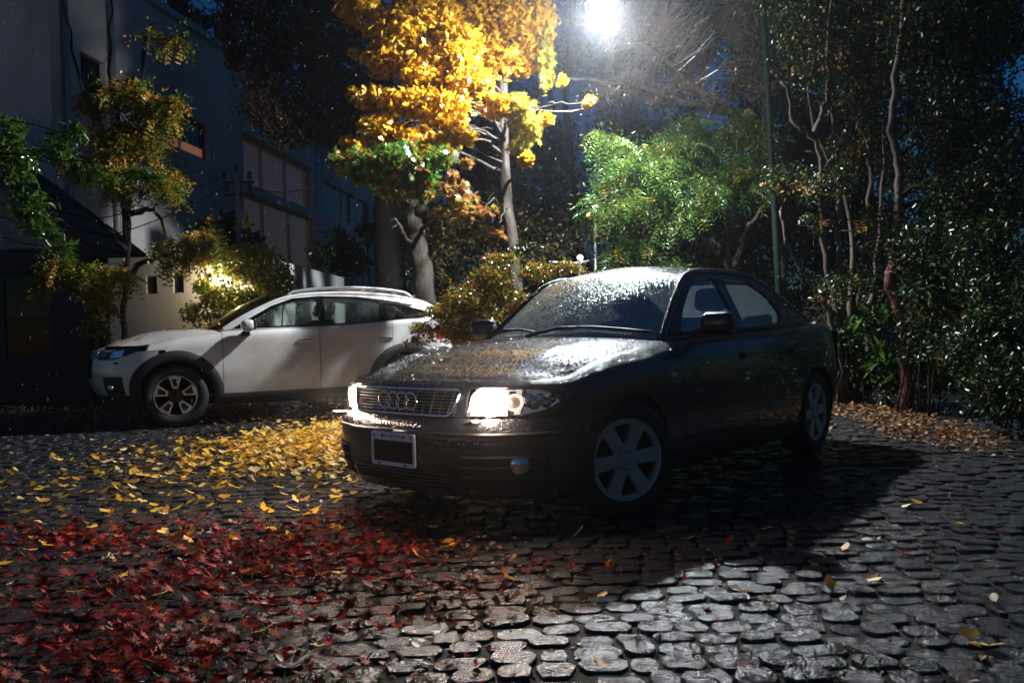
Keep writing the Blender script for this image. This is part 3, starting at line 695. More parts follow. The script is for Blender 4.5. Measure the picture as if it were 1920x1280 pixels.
leafy(t, [(1255,282,12,24,8),(1310,390,12,20,8),(1395,330,12,24,10)], 60, .06, TO, 'pinkgum', 'pg', 0, name='orange_foliage')

# wet twiggy tree round the lamp
tb = [(1190,80,12.3,70,50),(1270,60,12.4,70,60),(1350,90,12.5,70,60),(1240,150,12.3,70,40),(1330,180,12.5,70,40),(1420,60,12.6,50,60),(1410,170,12.6,50,50),(1150,150,12.2,50,24),(1280,-50,12.5,150,50),(1120,190,12.2,40,14)]
base = ray(1468, 560, 12.9); base.z = 0
t = tree('bare_tree', 'sparse wet twiggy tree glinting around the street lamp', 'tree', base)
mb = MB(); e = stems(mb, [[base, ray(1462,450,12.9), ray(1445,330,12.8), ray(1432,200,12.7), ray(1420,60,12.6), ray(1415,-60,12.6)], [ray(1440,290,12.8), ray(1380,225,12.6), ray(1300,160,12.4), ray(1220,90,12.3), ray(1150,70,12.2)],
   [ray(1400,215,12.6), ray(1300,195,12.4), ray(1180,158,12.2), ray(1080,150,12.0), ray(1055,140,12)]], .075, .012, 6, .015, 8); local(mb, t).build('trunk', M['bark'], t, True)
mb = MB(); anch = [p for q in e for p in q[8:]]; P = blob_points(tb, 5)
for p in P:
    p = Vector(p); a = min(anch, key=lambda q: (q-p).length); d = (p-a)
    if d.length > .9: a = p-d.normalized()*.7
    m = (a+p)/2+Vector(RNG.normal(size=3)*.06); mb.tube([a, m, p], [.008, .006, .003], 4, caps=False)
    for _ in range(2): mb.tube([m, m+Vector(RNG.normal(size=3)*.16)], [.004, .002], 3, caps=False)
o = local(mb, t).build('twigs', M['twig'], t); o['kind'] = 'stuff'
leafy(t, tb, 26, .035, TO, 'glossy', 'gl', 0, name='foliage')
leafy(t, tb, 2, .05, TO, 'pinkgum', 'pg', 0, name='orange_foliage')

# many-stemmed tree at right
base = ray(1580, 650, 9.6); base.z = 0
t = tree('multi_stem_tree', 'many-stemmed tree with pale wet bark rising behind the black car boot', 'tree', base)
Y = 9.6
ST_ = [[(1562,690,Y),(1560,620,Y),(1535,550,Y),(1500,500,Y),(1472,450,Y),(1463,395,Y)], [(1574,690,Y),(1572,600,Y),(1545,475,Y),(1540,330,Y),(1527,262,Y),(1490,235,Y),(1475,165,Y),(1455,140,Y)],
   [(1588,690,Y),(1580,560,Y),(1570,465,Y),(1575,325,Y),(1560,200,Y),(1552,100,Y),(1560,-40,Y)], [(1600,690,Y+.2),(1610,560,Y+.2),(1632,425,Y+.2),(1630,300,Y+.2),(1610,225,Y+.2),(1577,165,Y+.2)],
   [(1590,690,Y+.2),(1596,540,Y+.2),(1594,400,Y+.2),(1520,215,Y+.2),(1530,100,Y+.2)], [(1625,690,Y+.3),(1630,600,Y+.3),(1640,520,Y+.3),(1655,380,Y+.3),(1660,200,Y+.3)], [(1540,330,Y),(1570,290,Y),(1600,230,Y),(1660,160,Y)], [(1528,255,Y),(1545,200,Y),(1560,150,Y)]]
an = []
for q in ST_:
    mb = MB(); q = [tuple(ray(*p)) for p in q]
    if q[0][2] < .9: q[0] = (q[0][0], q[0][1], 0)
    q = [Vector(p) for p in q]; P = wob(q, .014, 5); mb.tube(P, taper(len(P), .047, .016), 8); an += P[5:]; local(mb, t).build('trunk', M['redbark'], t, True)
rb = [(1535,352,9.2,52,34),(1585,335,9.2,40,40),(1478,330,9.6,50,24),(1450,345,9.6,26,16),(1558,545,9.1,44,30),(1612,520,9.1,44,36),(1650,430,9,46,50),(1630,200,9.6,50,40),(1560,150,9.8,80,60),(1500,80,9.9,60,60),(1640,80,9.8,80,60),(1700,320,9.1,40,60),(1560,-30,9.8,150,50),(1600,270,9.4,50,40),(1540,420,9.3,40,20)]
limbs(t, an, rb, M['redbark'], .012)
leafy(t, rb, 95, .045, TO, 'glossy', 'glo', 0, up=.5)
leafy(t, rb, 6, .055, TO, 'pinkgum', 'pg', 0, name='orange_foliage')
base = ray(1700, 640, 8.8); base.z = 0
t = tree('crimson_trunk_tree', 'single tree with crimson lower trunk standing in the dark shrubs at right', 'tree', base)
mb = MB(); e = stems(mb, [[base, ray(1697,615,8.8), ray(1668,530,8.8), ray(1674,500,8.8)]], .075, .058, 6, .008, 10); local(mb, t).build('trunk', M['crimsonbark'], t, True)
mb = MB(); e = stems(mb, [[ray(1674,500,8.8), ray(1680,450,8.8), ray(1687,325,8.8), ray(1672,225,8.8), ray(1690,60,8.8), ray(1700,-60,8.8)]], .058, .03, 6, .012, 10); local(mb, t).build('upper_trunk', M['redbark'], t, True)
eb = [(1760,120,8.8,80,80),(1860,60,8.6,90,80),(1850,220,8.6,90,80),(1760,260,8.8,60,60),(1720,60,8.8,60,60),(1890,340,8,70,80),(1800,370,8.4,70,50),(1800,-40,8.8,150,50)]
limbs(t, e[0][8:], eb, M['darkbark'], .03)
leafy(t, eb, 100, .05, TO, 'glossy', 'glo', 0)
# shrubs along the right edge of the yard
for lab, bl in (('dense dark shrub with glinting wet leaves right of the crimson trunk', [(1740,470,8.5,70,60),(1760,560,8.4,70,60),(1740,640,8.6,60,50),(1780,690,8.6,60,50)]),
                ('tall dark shrub at the right edge of the photo', [(1850,480,7.6,80,70),(1880,580,7.2,70,70),(1830,650,7.4,80,60),(1900,700,6.6,60,70),(1850,740,7.0,60,40)]),
                ('low shrub with arching blades below the many-stemmed tree', [(1610,640,9.6,44,40),(1600,700,9.8,44,34),(1660,690,9.4,50,40),(1700,730,9.2,50,28),(1640,600,9.6,40,30)])):
    base = ray(bl[0][0], 600, bl[0][2]); base.z = 0
    t = tree('shrub', lab, 'shrub', base, 'shrubs along the right edge of the yard')
    mb = MB(); 
    for b in bl:
        for _ in range(4):
            c = ray(b[0]+RNG.normal()*b[3]*.4, b[1], b[2]); a = Vector((base.x+RNG.normal()*.15, base.y+RNG.normal()*.15, 0)); mb.tube(wob([a, (a+c)/2+Vector((0, 0, .2)), c], .02, 3), .009, 4)
    local(mb, t).build('stem', M['darkbark'], t, True)
    leafy(t, bl, 130, .06 if 'low' not in lab else .05, TB, 'glossy', 'gs', 0)
    if 'low' in lab:
        P = blob_points(bl, 8); n = len(P); D, Nn = orient(n, .2, -.4); foliage(P, D, Nn, RNG.uniform(.16, .34, n), TL, M['laurel'], t, 'bl', 0, 'blades', tint=RNG.random(n)*.7)

# pinnate-leaved small tree, left, in front of the wall
base = ray(231, 640, 11.25); base.z = 0
t = tree('pinnate_tree', 'slender young tree with orange and green pinnate leaves in front of the white wall', 'tree', base)
Y = 11.25
mb = MB(); e = stems(mb, [[base, ray(232,620,Y), ray(236,520,Y), ray(239,440,Y), ray(243,340,Y), ray(238,270,Y), ray(215,190,Y), ray(205,100,Y), ray(208,0,Y)], [ray(237,450,Y), ray(229,350,Y), ray(205,270,Y), ray(150,150,Y), ray(118,0,Y)],
   [ray(240,330,Y), ray(258,250,Y), ray(275,70,Y-.2), ray(300,40,Y-.2)], [ray(238,470,Y), ray(200,430,Y), ray(150,390,Y), ray(110,400,Y-.2)], [ray(236,520,Y), ray(275,490,Y-.1), ray(320,475,Y-.2), ray(375,455,Y-.2)], [ray(240,400,Y), ray(290,395,Y), ray(310,440,Y)]], .05, .012, 5, .012, 8); local(mb, t).build('trunk', M['darkbark'], t, True)
pb_ = [(240,335,11,70,30),(205,265,11,50,36),(268,255,11,44,36),(325,205,10.9,24,26),(250,190,11,50,36),(312,66,10.9,36,20),(165,310,11,40,20),(330,330,10.9,24,44),(125,500,10.9,44,30),(172,540,10.7,36,40),(180,590,10.7,20,20),(95,520,10.8,30,20),(228,505,10.9,40,22),(340,450,10.9,50,20),(395,440,11,40,20),(300,210,11,26,40),(160,180,11,30,30),(340,480,10.9,40,18)]
limbs(t, [p for q in e for p in q[5:]], pb_, M['darkbark'], .011)
P = blob_points(pb_, 20); Q, D, Nn, s, tt = fronds(P, 6, .20, TO, .048, .6); foliage(Q, D, Nn, s, TO, M['pinnate'], t, 'pinn', 150, 'foliage', part='leaflet', tint=np.clip(tt+RNG.normal(size=len(tt))*.08, 0, 1))

# laurel branches hanging in from the left
base = Vector((-5.4, 6.4, 0))
t = tree('laurel_tree', 'laurel branches with long wet green leaves hanging in at the left edge', 'tree', base)
mb = MB(); e = stems(mb, [[base, Vector((-5.35, 6.4, 1.4)), Vector((-5.2, 6.4, 2.6)), Vector((-5.3, 6.4, 4))]], .08, .04, 6, .01, 8); local(mb, t).build('trunk', M['darkbark'], t, True)
lbl = [(20,300,6.4,50,40),(95,285,6.3,44,18),(40,385,6.2,60,18),(90,425,6.2,36,18),(118,470,6.2,22,16),(250,328,6.1,36,10,2),(10,240,6.4,36,30),(180,330,6.2,36,12),(130,250,6.3,30,14)]
limbs(t, e[0][5:], lbl, M['darkbark'], .012)
leafy(t, lbl, 130, .085, TN, 'laurel', 'laurel', 140, up=.4, droop=.7)

# vine spilling over the wall round the lamp
base = ray(500, 600, 11.6); base.z = 0
t = tree('wall_vine', 'yellow green vine spilling over the white wall around the lit lamp', 'vine', base)
vb = [(385,470,11.6,40,24),(440,490,11.62,50,30),(490,510,11.62,50,34),(530,540,11.6,30,28),(430,560,11.5,46,30),(480,570,11.6,40,26),(385,545,11.5,22,22),(365,590,11.4,26,20),(470,475,11.7,50,18),(410,600,11.5,36,16),(425,522,11.45,26,16,.35)]
mb = MB()
for b in vb[:8]: mb.tube(wob([Vector((ray(b[0],600,11.75).x*.5+base.x*.5, 11.78, 0.02)), ray(b[0], b[1]+30, 11.72), ray(b[0], b[1], b[2])], .02, 4), .012, 5)
local(mb, t).build('stem', M['darkbark'], t, True)
leafy(t, vb, 230, .050, TO, 'vine', 'vine', 200, up=.2, droop=.9)

# dark shrubs above the wall
for lab, bl in (('dark broad-leaved shrub left of the slim pole above the wall', [(405,435,12.9,26,24),(430,420,12.9,24,24),(470,440,13,20,30),(415,460,12.8,30,14)]),
                ('dark broad-leaved shrub on the wall top in front of the concrete building', [(600,470,18.5,22,26),(630,460,18.5,26,30),(660,480,19,26,26),(640,500,18.8,40,16),(680,500,19.5,24,20),(690,440,20,20,24)])):
    base = ray(bl[0][0], 600, bl[0][2]); base.z = 0
    t = tree('rubber_plant', lab, 'shrub', base, 'dark shrubs above the wall'); mb = MB()
    for b in bl:
        c = ray(b[0], b[1], b[2]); mb.tube(wob([Vector((c.x, c.y, 0)), Vector((c.x, c.y, 1)), c], .02, 4), .02, 5)
    local(mb, t).build('stem', M['darkbark'], t, True)
    leafy(t, bl, 28, .16, TB, 'pot_plant', 'pot', 40, droop=.4)

# nandina between the cars
base = ray(900, 640, 8.5); base.z = 0
t = tree('nandina_shrub', 'orange and green nandina shrub between the two cars', 'shrub', base)
nb = [(800,622,8.2,34,18),(835,590,8.3,40,24),(872,560,8.4,40,30),(920,530,8.6,40,30),(905,590,8.4,40,34),(862,622,8.3,36,18),(955,560,8.7,34,30),(1010,510,9,40,20),(1065,500,9,36,12),(940,490,8.8,36,16),(780,640,8.1,20,10),(880,640,8.4,40,20)]
mb = MB(); an = []
for b in nb:
    c = ray(b[0], b[1], b[2]); a = base+Vector((RNG.normal()*.12, RNG.normal()*.12, 0)); P = wob([a, a+Vector((0, 0, .45))+(c-a)*.2, c], .012, 5); mb.tube(P, taper(len(P), .012, .004), 5); an += P[4:]
local(mb, t).build('stem', M['redbark'], t, True)
leafy(t, nb, 330, .042, TB, 'nandina', 'nandina', 200, up=.6, droop=.3)
leafy(t, [(985,468,9.3,34,14)], 420, .035, TO, 'glossy', 'gl', 0, name='dark_foliage')

# understorey, far wood and an added leaf screen out of view
fbk = [(860,440,15,60,50),(930,420,16,60,50),(1010,440,16,60,50),(1080,430,16,50,50),(900,500,14,60,30),(1020,480,15,50,30),(820,500,15,40,40),(1300,470,15,70,50),(1200,430,16,60,50),(1420,470,15,60,50),(1480,560,14,60,50),(1250,520,14,60,30),(960,350,17,50,60),(1060,340,17,60,50),(1520,420,14,60,60)]
P = blob_points(fbk, 20); n = len(P); D, Nn = orient(n, .5, .4)
o = foliage(P, D, Nn, .09*RNG.uniform(.6, 1.2, n), TO, M['forest'], None, 'forest', 0, 'undergrowth'); tag(o, kind='stuff')
bx = []
for _ in range(330):
    px = RNG.uniform(560, 1920); py = RNG.uniform(-120, 560); gap = any(abs(px-a) < b and abs(py-c) < d for a, b, c, d in ((1035, 40, 175, 34), (1270, 40, 200, 26), (1365, 22, 200, 30)))
    if not gap: bx.append((px, py, RNG.uniform(21, 27), RNG.uniform(30, 70), RNG.uniform(30, 60)))
bx += [(RNG.uniform(1380, 1920), RNG.uniform(-100, 420), RNG.uniform(14, 22), 70, 60) for _ in range(90)]
bx += [(x_+RNG.uniform(-20, 20), y_, RNG.uniform(20, 25), 60, 40) for x_ in range(760, 1940, 50) for y_ in (410, 490, 560)]+[(RNG.uniform(775, 1010), RNG.uniform(420, 570), RNG.uniform(17, 20), 50, 36) for _ in range(14)]
P = blob_points(bx, 7)
k_ = 19000; q_ = RNG.integers(0, 150, k_); c_ = np.stack([RNG.uniform(5.8, 8.5, 150), RNG.uniform(-12, 6.5, 150), RNG.uniform(.3, 7, 150)], 1); P = np.vstack([P, c_[q_]+RNG.normal(size=(k_, 3))*.5])  # added unseen foliage at right, keeps sky out of the black car's reflections
P = P[(P[:, 2] > 0) & (P[:, 0] > -.135*P[:, 1])]; n = len(P); D, Nn = orient(n, .4, .3)
o = foliage(P, D, Nn, .14*RNG.uniform(.6, 1.3, n), TB, M['forest'], None, 'forest', 0, 'far_wood_and_leaf_screen'); tag(o, kind='stuff')
for i, px in enumerate((845, 905, 1020, 1075, 1150, 1290, 1460, 1600)):
    b_ = ray(px, 560, 19+i % 3); b_.z = 0; t = tag(empty('forest_tree', b_), 'dim slender trunk in the dark wood behind the lit trees', 'tree', 'trunks in the far wood')
    mb = MB(); stems(mb, [[b_, ray(px+RNG.normal()*6, 400, 19+i % 3), ray(px+RNG.normal()*25, 200, 19+i % 3), ray(px+RNG.normal()*40, -40, 19+i % 3)]], .11, .05, 5, .03, 7); local(mb, t).build('trunk', M['darkbark'], t, True)
#@@PART4
# ------------------------------------------------------------ car body tools
class Shell:
    "body shell: superellipse plan outline that changes with height; u 0..1 nose, 1..2 side, 2..3 tail (left half)"
    def __init__(s, xf, xr, w, xcf, xcr, nf, nr, zt, sr):
        s.xf, s.xr, s.w = interp(xf), interp(xr), interp(w); s.xcf, s.xcr, s.nf, s.nr = xcf, xcr, nf, nr
        s.zt, s.sr = interp(zt), interp(sr)      # top edge height and shoulder radius against u
    def ux(s, x, z=.6):
        if x >= s.xcf: return math.acos(min(1, max(0, (x-s.xcf)/(s.xf(z)-s.xcf)))**(s.nf/2))*2/pi
        if x >= s.xcr: return 1+(s.xcf-x)/(s.xcf-s.xcr)
        return 2+math.asin(min(1, (s.xcr-x)/(s.xcr-s.xr(z)))**(s.nr/2))*2/pi
    def uy(s, y, z=.6, tail=False):
        if tail: return 2+math.acos(min(1, (y/s.w(z)))**(s.nr/2))*2/pi
        return math.asin(min(1, y/s.w(z))**(s.nf/2))*2/pi
    def p(s, u, z, off=0., top=True):
        if top:
            zt, r = s.zt(u), s.sr(u); d = zt-z
            if d < r: off = off-r*(1-sqrt(max(0, 1-((r-max(d, 0))/r)**2)))
        b = s.w(z)
        if u <= 1: a = s.xf(z)-s.xcf; c, n = s.xcf, s.nf; X, Yy = max(0, cos(u*pi/2))**(2/n), max(0, sin(u*pi/2))**(2/n); sg = 1
        elif u >= 2: a = s.xcr-s.xr(z); c, n = s.xcr, s.nr; t = min(1, u-2); X, Yy = max(0, sin(t*pi/2))**(2/n), max(0, cos(t*pi/2))**(2/n); sg = -1
        else: return Vector((s.xcf+(s.xcr-s.xcf)*(u-1), b+off, z))
        nx, ny = X**(n-1)/a, Yy**(n-1)/b; l = math.hypot(nx, ny)
        return Vector((c+sg*(a*X+nx/l*off), max(0, b*Yy+ny/l*off), z))

def grid(name, pts, mat, parent, rim=.012, uv=True, center=(-1.2, 0, .55), sharp=None):
    nr, nc = len(pts), len(pts[0]); v = [p for r in pts for p in r]; f = []; cc = Vector(center)
    for i in range(nr-1):
        for j in range(nc-1): f.append((i*nc+j, i*nc+j+1, (i+1)*nc+j+1, (i+1)*nc+j))
    m = (nr//2)*nc+nc//2
    def nrm(i, j):
        a = pts[min(i+1, nr-1)][j]-pts[max(i-1, 0)][j]; b = pts[i][min(j+1, nc-1)]-pts[i][max(j-1, 0)]
        n = b.cross(a); return n.normalized() if n.length > 1e-12 else Vector((0, 0, 0))
    flip = nrm(nr//2, nc//2).dot(pts[nr//2][nc//2]-cc) < 0
    if flip: f = [tuple(reversed(q)) for q in f]
    uvs = [(j/(nc-1), i/(nr-1)) for i in range(nr) for j in range(nc)]
    if rim:
        ring = [(0, j) for j in range(nc)]+[(i, nc-1) for i in range(1, nr)]+[(nr-1, j) for j in range(nc-2, -1, -1)]+[(i, 0) for i in range(nr-2, 0, -1)]
        b0 = len(v)
        for i, j in ring: 
            n = nrm(i, j)*(-1 if flip else 1); v += [pts[i][j].copy(), pts[i][j]-n*rim]; uvs += [(j/(nc-1), i/(nr-1))]*2
        k = len(ring)
        for q in range(k):
            a, b = b0+2*q, b0+2*((q+1) % k); f.append((a, a+1, b+1, b) if flip else (a, b, b+1, a+1))
    return obj(name, v, f, mat, parent, True, uvs)

def lerpu(a, b, n): return [a+(b-a)*i/(n-1) for i in range(n)]
def mirror(g): return [[Vector((p.x, -p.y, p.z)) for p in r] for r in g]
def side_panel(sh, name, us, zlo, zhi, mat, parent, rows=12, off=0., rim=.012, both=True, top=True, ret=False):
    zl = zlo if callable(zlo) else (lambda u: zlo); zh = zhi if callable(zhi) else (lambda u: zhi)
    g = [[sh.p(u, zl(u)+(zh(u)-zl(u))*(1-(1-i/(rows-1))**1.6), off, top) for u in us] for i in range(rows)]
    o = [grid(name, g, mat, parent, rim)]
    if both: o.append(grid(name, mirror(g), mat, parent, rim))
    return o
def coons(A, B, Lf, Rt, crown=lambda r, v: 0.):
    "A front edge (over v), B rear edge, Lf/Rt side edges (over r)"
    nc, nr = len(A), len(Lf); out = []
    for i in range(nr):
        r = i/(nr-1); row = []
        for j in range(nc):
            v = j/(nc-1)
            p = A[j]*(1-r)+B[j]*r+Lf[i]*(1-v)+Rt[i]*v-(Lf[0]*(1-r)*(1-v)+Rt[0]*(1-r)*v+Lf[-1]*r*(1-v)+Rt[-1]*r*v)
            row.append(p+Vector((0, 0, crown(r, v))))
        out.append(row)
    return out
def resample(P, n):
    P = [Vector(p) for p in P]; d = [0]
    for a, b in zip(P, P[1:]): d.append(d[-1]+(b-a).length)
    out = []
    for i in range(n):
        t = d[-1]*i/(n-1); k = 0
        while k < len(P)-2 and d[k+1] < t: k += 1
        q = (t-d[k])/max(1e-9, d[k+1]-d[k]); out.append(P[k].lerp(P[k+1], q))
    return out
def spline(P, n=6): return wob(P, 0.0, n)
def bow(a, b, n, dx, dz):
    "curve from a (left) to b (right) bowed by dx, dz at the middle"
    return [Vector(a).lerp(Vector(b), i/(n-1))+Vector((dx, 0, dz))*(1-(2*i/(n-1)-1)**2) for i in range(n)]
class House:
    "greenhouse side between belt and rail"
    def __init__(s, sh, rail, belt_off=.0):
        R = spline(rail, 5); s.R = R; s.sh = sh; x = [-p.x for p in R]
        s.zr = interp([(p.x, p.z) for p in R]); s.yr = interp([(p.x, p.y) for p in R])
    def belt(s, x): u = s.sh.ux(x); return s.sh.p(u, s.sh.zt(u))
    def p(s, x, z, off=0.):
        b = s.belt(x); zr = s.zr(x); t = (z-b.z)/max(.02, zr-b.z); t = min(max(t, -.3), 1.2)
        return Vector((x, b.y+(s.yr(x)-b.y)*t+.018*(1-(2*t-1)**2)*min(1, (zr-b.z)/.2)+off, z))
def poly_sheet(name, poly, fn, mat, parent, sub=0):
    tri = tessellate_polygon([[Vector((a, b, 0)) for a, b in poly]])
    return obj(name, [fn(a, b) for a, b in poly], [tuple(t) for t in tri], mat, parent, True, [(a, b) for a, b in poly])
def grow(poly, d):
    c = Vector((sum(p[0] for p in poly)/len(poly), sum(p[1] for p in poly)/len(poly))); out = []
    for p in poly:
        q = Vector(p)-c; out.append(tuple(c+q*(1+d/max(.05, q.length))))
    return out
def tyre_profile(R, Ri, w, s=.018):
    h = w/2; return [(Ri, -h+.02), (Ri+.012, -h+.004), ((R+Ri)/2, -h), (R-s*1.3, -h+.008), (R-.004, -h+.03), (R, -h+.05), (R, h-.05), (R-.004, h-.03), (R-s*1.3, h-.008), ((R+Ri)/2, h), (Ri+.012, h-.004), (Ri, h-.02)]
def wheel(parent, x, y, R, Ri, w, steer, facefn, left):
    o = MB().lathe(tyre_profile(R, Ri, w), 40).build('wheel', M['rubber'], parent, True)

    A = Matrix(((1, 0, 0, 0), (0, 0, 1, 0), (0, 1, 0, 0), (0, 0, 0, 1))) if left else Matrix(((-1, 0, 0, 0), (0, 0, -1, 0), (0, 1, 0, 0), (0, 0, 0, 1)))
    if left: A = Matrix(((-1, 0, 0, 0), (0, 0, 1, 0), (0, 1, 0, 0), (0, 0, 0, 1)))
    else: A = Matrix(((1, 0, 0, 0), (0, 0, -1, 0), (0, 1, 0, 0), (0, 0, 0, 1)))
    o.matrix_local = Matrix.Translation((x, y, R)) @ Matrix.Rotation(steer, 4, 'Z') @ A
    tread = MB()
    for k in range(3): tread.torus(R-.001, .004, Matrix.Translation((0, 0, -.05+.05*k)), 40, 4)
    tread.build('tread_groove', M['matte'], o)
    facefn(o, Ri, w/2); return o
def prism(mb, poly, z0, z1): return mb.slab(poly, [], lambda a, b, c: Vector((a, b, z1-c*(z1-z0))), 1.0)

# ------------------------------------------------------------ black saloon
AUX, AUY, AUR = -.0146, 4.8915, radians(229.42)
audi = tag(empty('black_saloon', (AUX, AUY, 0), AUR), 'wet black four-door saloon with lit headlights and a chrome ring badge', 'car')
sh = Shell(xf=[(.15,.79),(.22,.86),(.32,.905),(.45,.918),(.55,.908),(.60,.872),(.68,.862),(.74,.835),(.80,.80)],
           xr=[(.2,-3.40),(.45,-3.53),(.6,-3.54),(.75,-3.51),(1.02,-3.46)], w=[(.15,.80),(.3,.852),(.52,.868),(.7,.86),(.85,.845),(1.02,.815)],
           xcf=-.15, xcr=-2.7, nf=3.0, nr=3.0,
           zt=[(0,.770),(.45,.765),(.66,.772),(.80,.815),(.92,.855),(1.0,.878),(1.14,.922),(1.5,.950),(1.9,.975),(2.1,.992),(2.4,.99),(3,.985)],
           sr=[(0,.05),(.5,.06),(.68,.085),(.9,.12),(1.1,.13),(1.22,.10),(1.5,.075),(2.,.075),(2.3,.06),(3,.05)])
UX = sh.ux
AR = .350; WZ = .316; WB = 2.607
def arch(zl, xc, R=AR, zc=WZ):
    def g(u):
        x = sh.p(u, .5, top=False).x-xc; return max(zl(u) if callable(zl) else zl, zc+sqrt(R*R-x*x) if abs(x) < R else -9)
    return g
P_ = M['paint']
uH0, uTip, uA, uP = sh.uy(.43, .66), UX(.50, .66), sh.uy(.675, .74), UX(-.52)
hz = interp([(0,.600),(.05,.722),(.12,.728),(.62,.728),(.86,.706),(1.,.665)]); lz = interp([(0,.598),(.5,.600),(.8,.618),(1.,.655)])
tt_ = lambda u: (u-uH0)/(uTip-uH0)
side_panel(sh, 'front_bumper', lerpu(0, uTip, 34)+lerpu(uTip, UX(.205), 12)[1:], arch(interp([(0,.205),(.5,.195),(.9,.18),(1.2,.18)]), 0), .590, P_, audi, 12, top=False)
mb = MB()   # rubbing strip and crease
for s in (1, -1):
    mb.tube([Vector((q.x, q.y*s, q.z)) for q in [sh.p(u, .515, .004, False) for u in lerpu(0.0, UX(.36), 26)]], .011, 6)
mb.build('bumper_strip', M['plastic'], audi, True)
side_panel(sh, 'nose_panel', lerpu(0, uH0-.004, 12), .594, .735, P_, audi, 6, top=False)
side_panel(sh, 'headlight_housing', lerpu(uH0-.01, uTip+.01, 20), .59, .735, M['matte'], audi, 5, off=-.06, top=False, rim=0)
# front wings
def wing_lo(u):
    if u < uTip: return max(hz(tt_(u))+.007, .735 if tt_(u) < .6 else 0)
    return arch(lambda q: .594 if q < UX(.1) else .30, 0)(u)
wu = lerpu(uA, uTip-.0005, 10)+[uTip+.0005]+lerpu(uTip+.001, UX(AR), 6)[1:]+[UX(AR*cos(a)) for a in lerpu(.12, pi-.12, 22)]+lerpu(UX(-AR), uP, 6)
side_panel(sh, 'front_wing', wu, wing_lo, sh.zt, P_, audi, 14)
# bonnet
cu = lerpu(0, uA-.003, 16); ncol = 31
front_rows = []
for i in range(7):
    z_ = lambda u: .738+(sh.zt(u)-.738)*(1-(1-i/6)**1.7)
    left = [sh.p(u, z_(u)) for u in cu]; front_rows.append([Vector((p.x, -p.y, p.z)) for p in reversed(left[1:])]+left)
A = front_rows[-1]
side = [sh.p(u, sh.zt(u), -.004) for u in lerpu(uA-.003, uP+.01, 22)]
Ls = [Vector((p.x, -p.y, p.z)) for p in side]
cow = lambda dx: bow(Ls[-1]+Vector((dx, 0, 0)), side[-1]+Vector((dx, 0, 0)), ncol, .15, .012)
pw = lambda v: abs(2*v-1)
hood_cr = lambda r, v: (.060*sin(pi*min(1, r*.92+.0))**.8*(1-pw(v)**2.4)+.012*math.exp(-((pw(v)-.62)/.10)**2)*sin(pi*min(1, r*1.0))) 
H = coons(A, cow(0), Ls, side, hood_cr)
grid('bonnet', front_rows+H[1:], P_, audi)
# windscreen
R0 = [(-.56,.705,.930),(-.74,.655,1.075),(-.95,.603,1.235),(-1.10,.572,1.325),(-1.35,.556,1.368),(-1.9,.553,1.372),(-2.25,.560,1.318),(-2.62,.590,1.185),(-2.98,.632,1.035),(-3.08,.645,.995)]
ho = House(sh, R0); RR = ho.R
iA = min(range(len(RR)), key=lambda i: abs(RR[i].x+1.13)); iC = min(range(len(RR)), key=lambda i: abs(RR[i].x+2.34))
ins = lambda p, d, s=1: Vector((p.x, (p.y-d)*s, p.z))
a_l = resample(RR[:iA+1], 14)
wsL, wsR = [ins(p, .018, -1) for p in a_l], [ins(p, .018, 1) for p in a_l]
WSb = bow(wsL[0], wsR[0], 25, .165, .004); WSt = bow(wsL[-1], wsR[-1], 25, .085, .048)
WS = coons(WSb, WSt, wsL, wsR, lambda r, v: .022*sin(pi*r)*(1-pw(v)**2)); grid('windscreen', WS, M['windscreen'], audi, 0)
# cowl and wipers
ck = [p+Vector((.0, 0, .004)) for p in cow(-.012)]
grid('scuttle', [[p+Vector((.02, 0, -.03)) for p in ck], [q+Vector((-.03, 0, -.02)) for q in WSb[::1]][:25]] if False else [resample([p+Vector((.03,0,-.035)) for p in ck], 25), [q+Vector((-.04, 0, -.014)) for q in WSb]], M['plastic'], audi, 0)
for (v0, v1, r0) in ((.36, .97, .06), (.02, .42, .05)):
    wp = MB(); path = []
    for i in range(10):
        t = i/9; v = v0+(v1-v0)*t; r = r0+.06*(1-t)*(t)*2+.03*(1-abs(2*t-1)); gi = min(int(r*13), 12); gj = v*24; j = min(int(gj), 23); q = WS[gi][j].lerp(WS[gi][j+1], gj-j).lerp(WS[gi+1][j].lerp(WS[gi+1][j+1], gj-j), r*13-gi); path.append(q+Vector((.012, 0, .018)))
    wp.tube(path, .008, 5); wp.tube([path[0]+Vector((.05, 0, -.02)), path[0].lerp(path[5], .5)+Vector((.012, 0, .016)), path[5]], [.012, .009, .006], 5); wp.build('wiper', M['plastic'], audi, True)
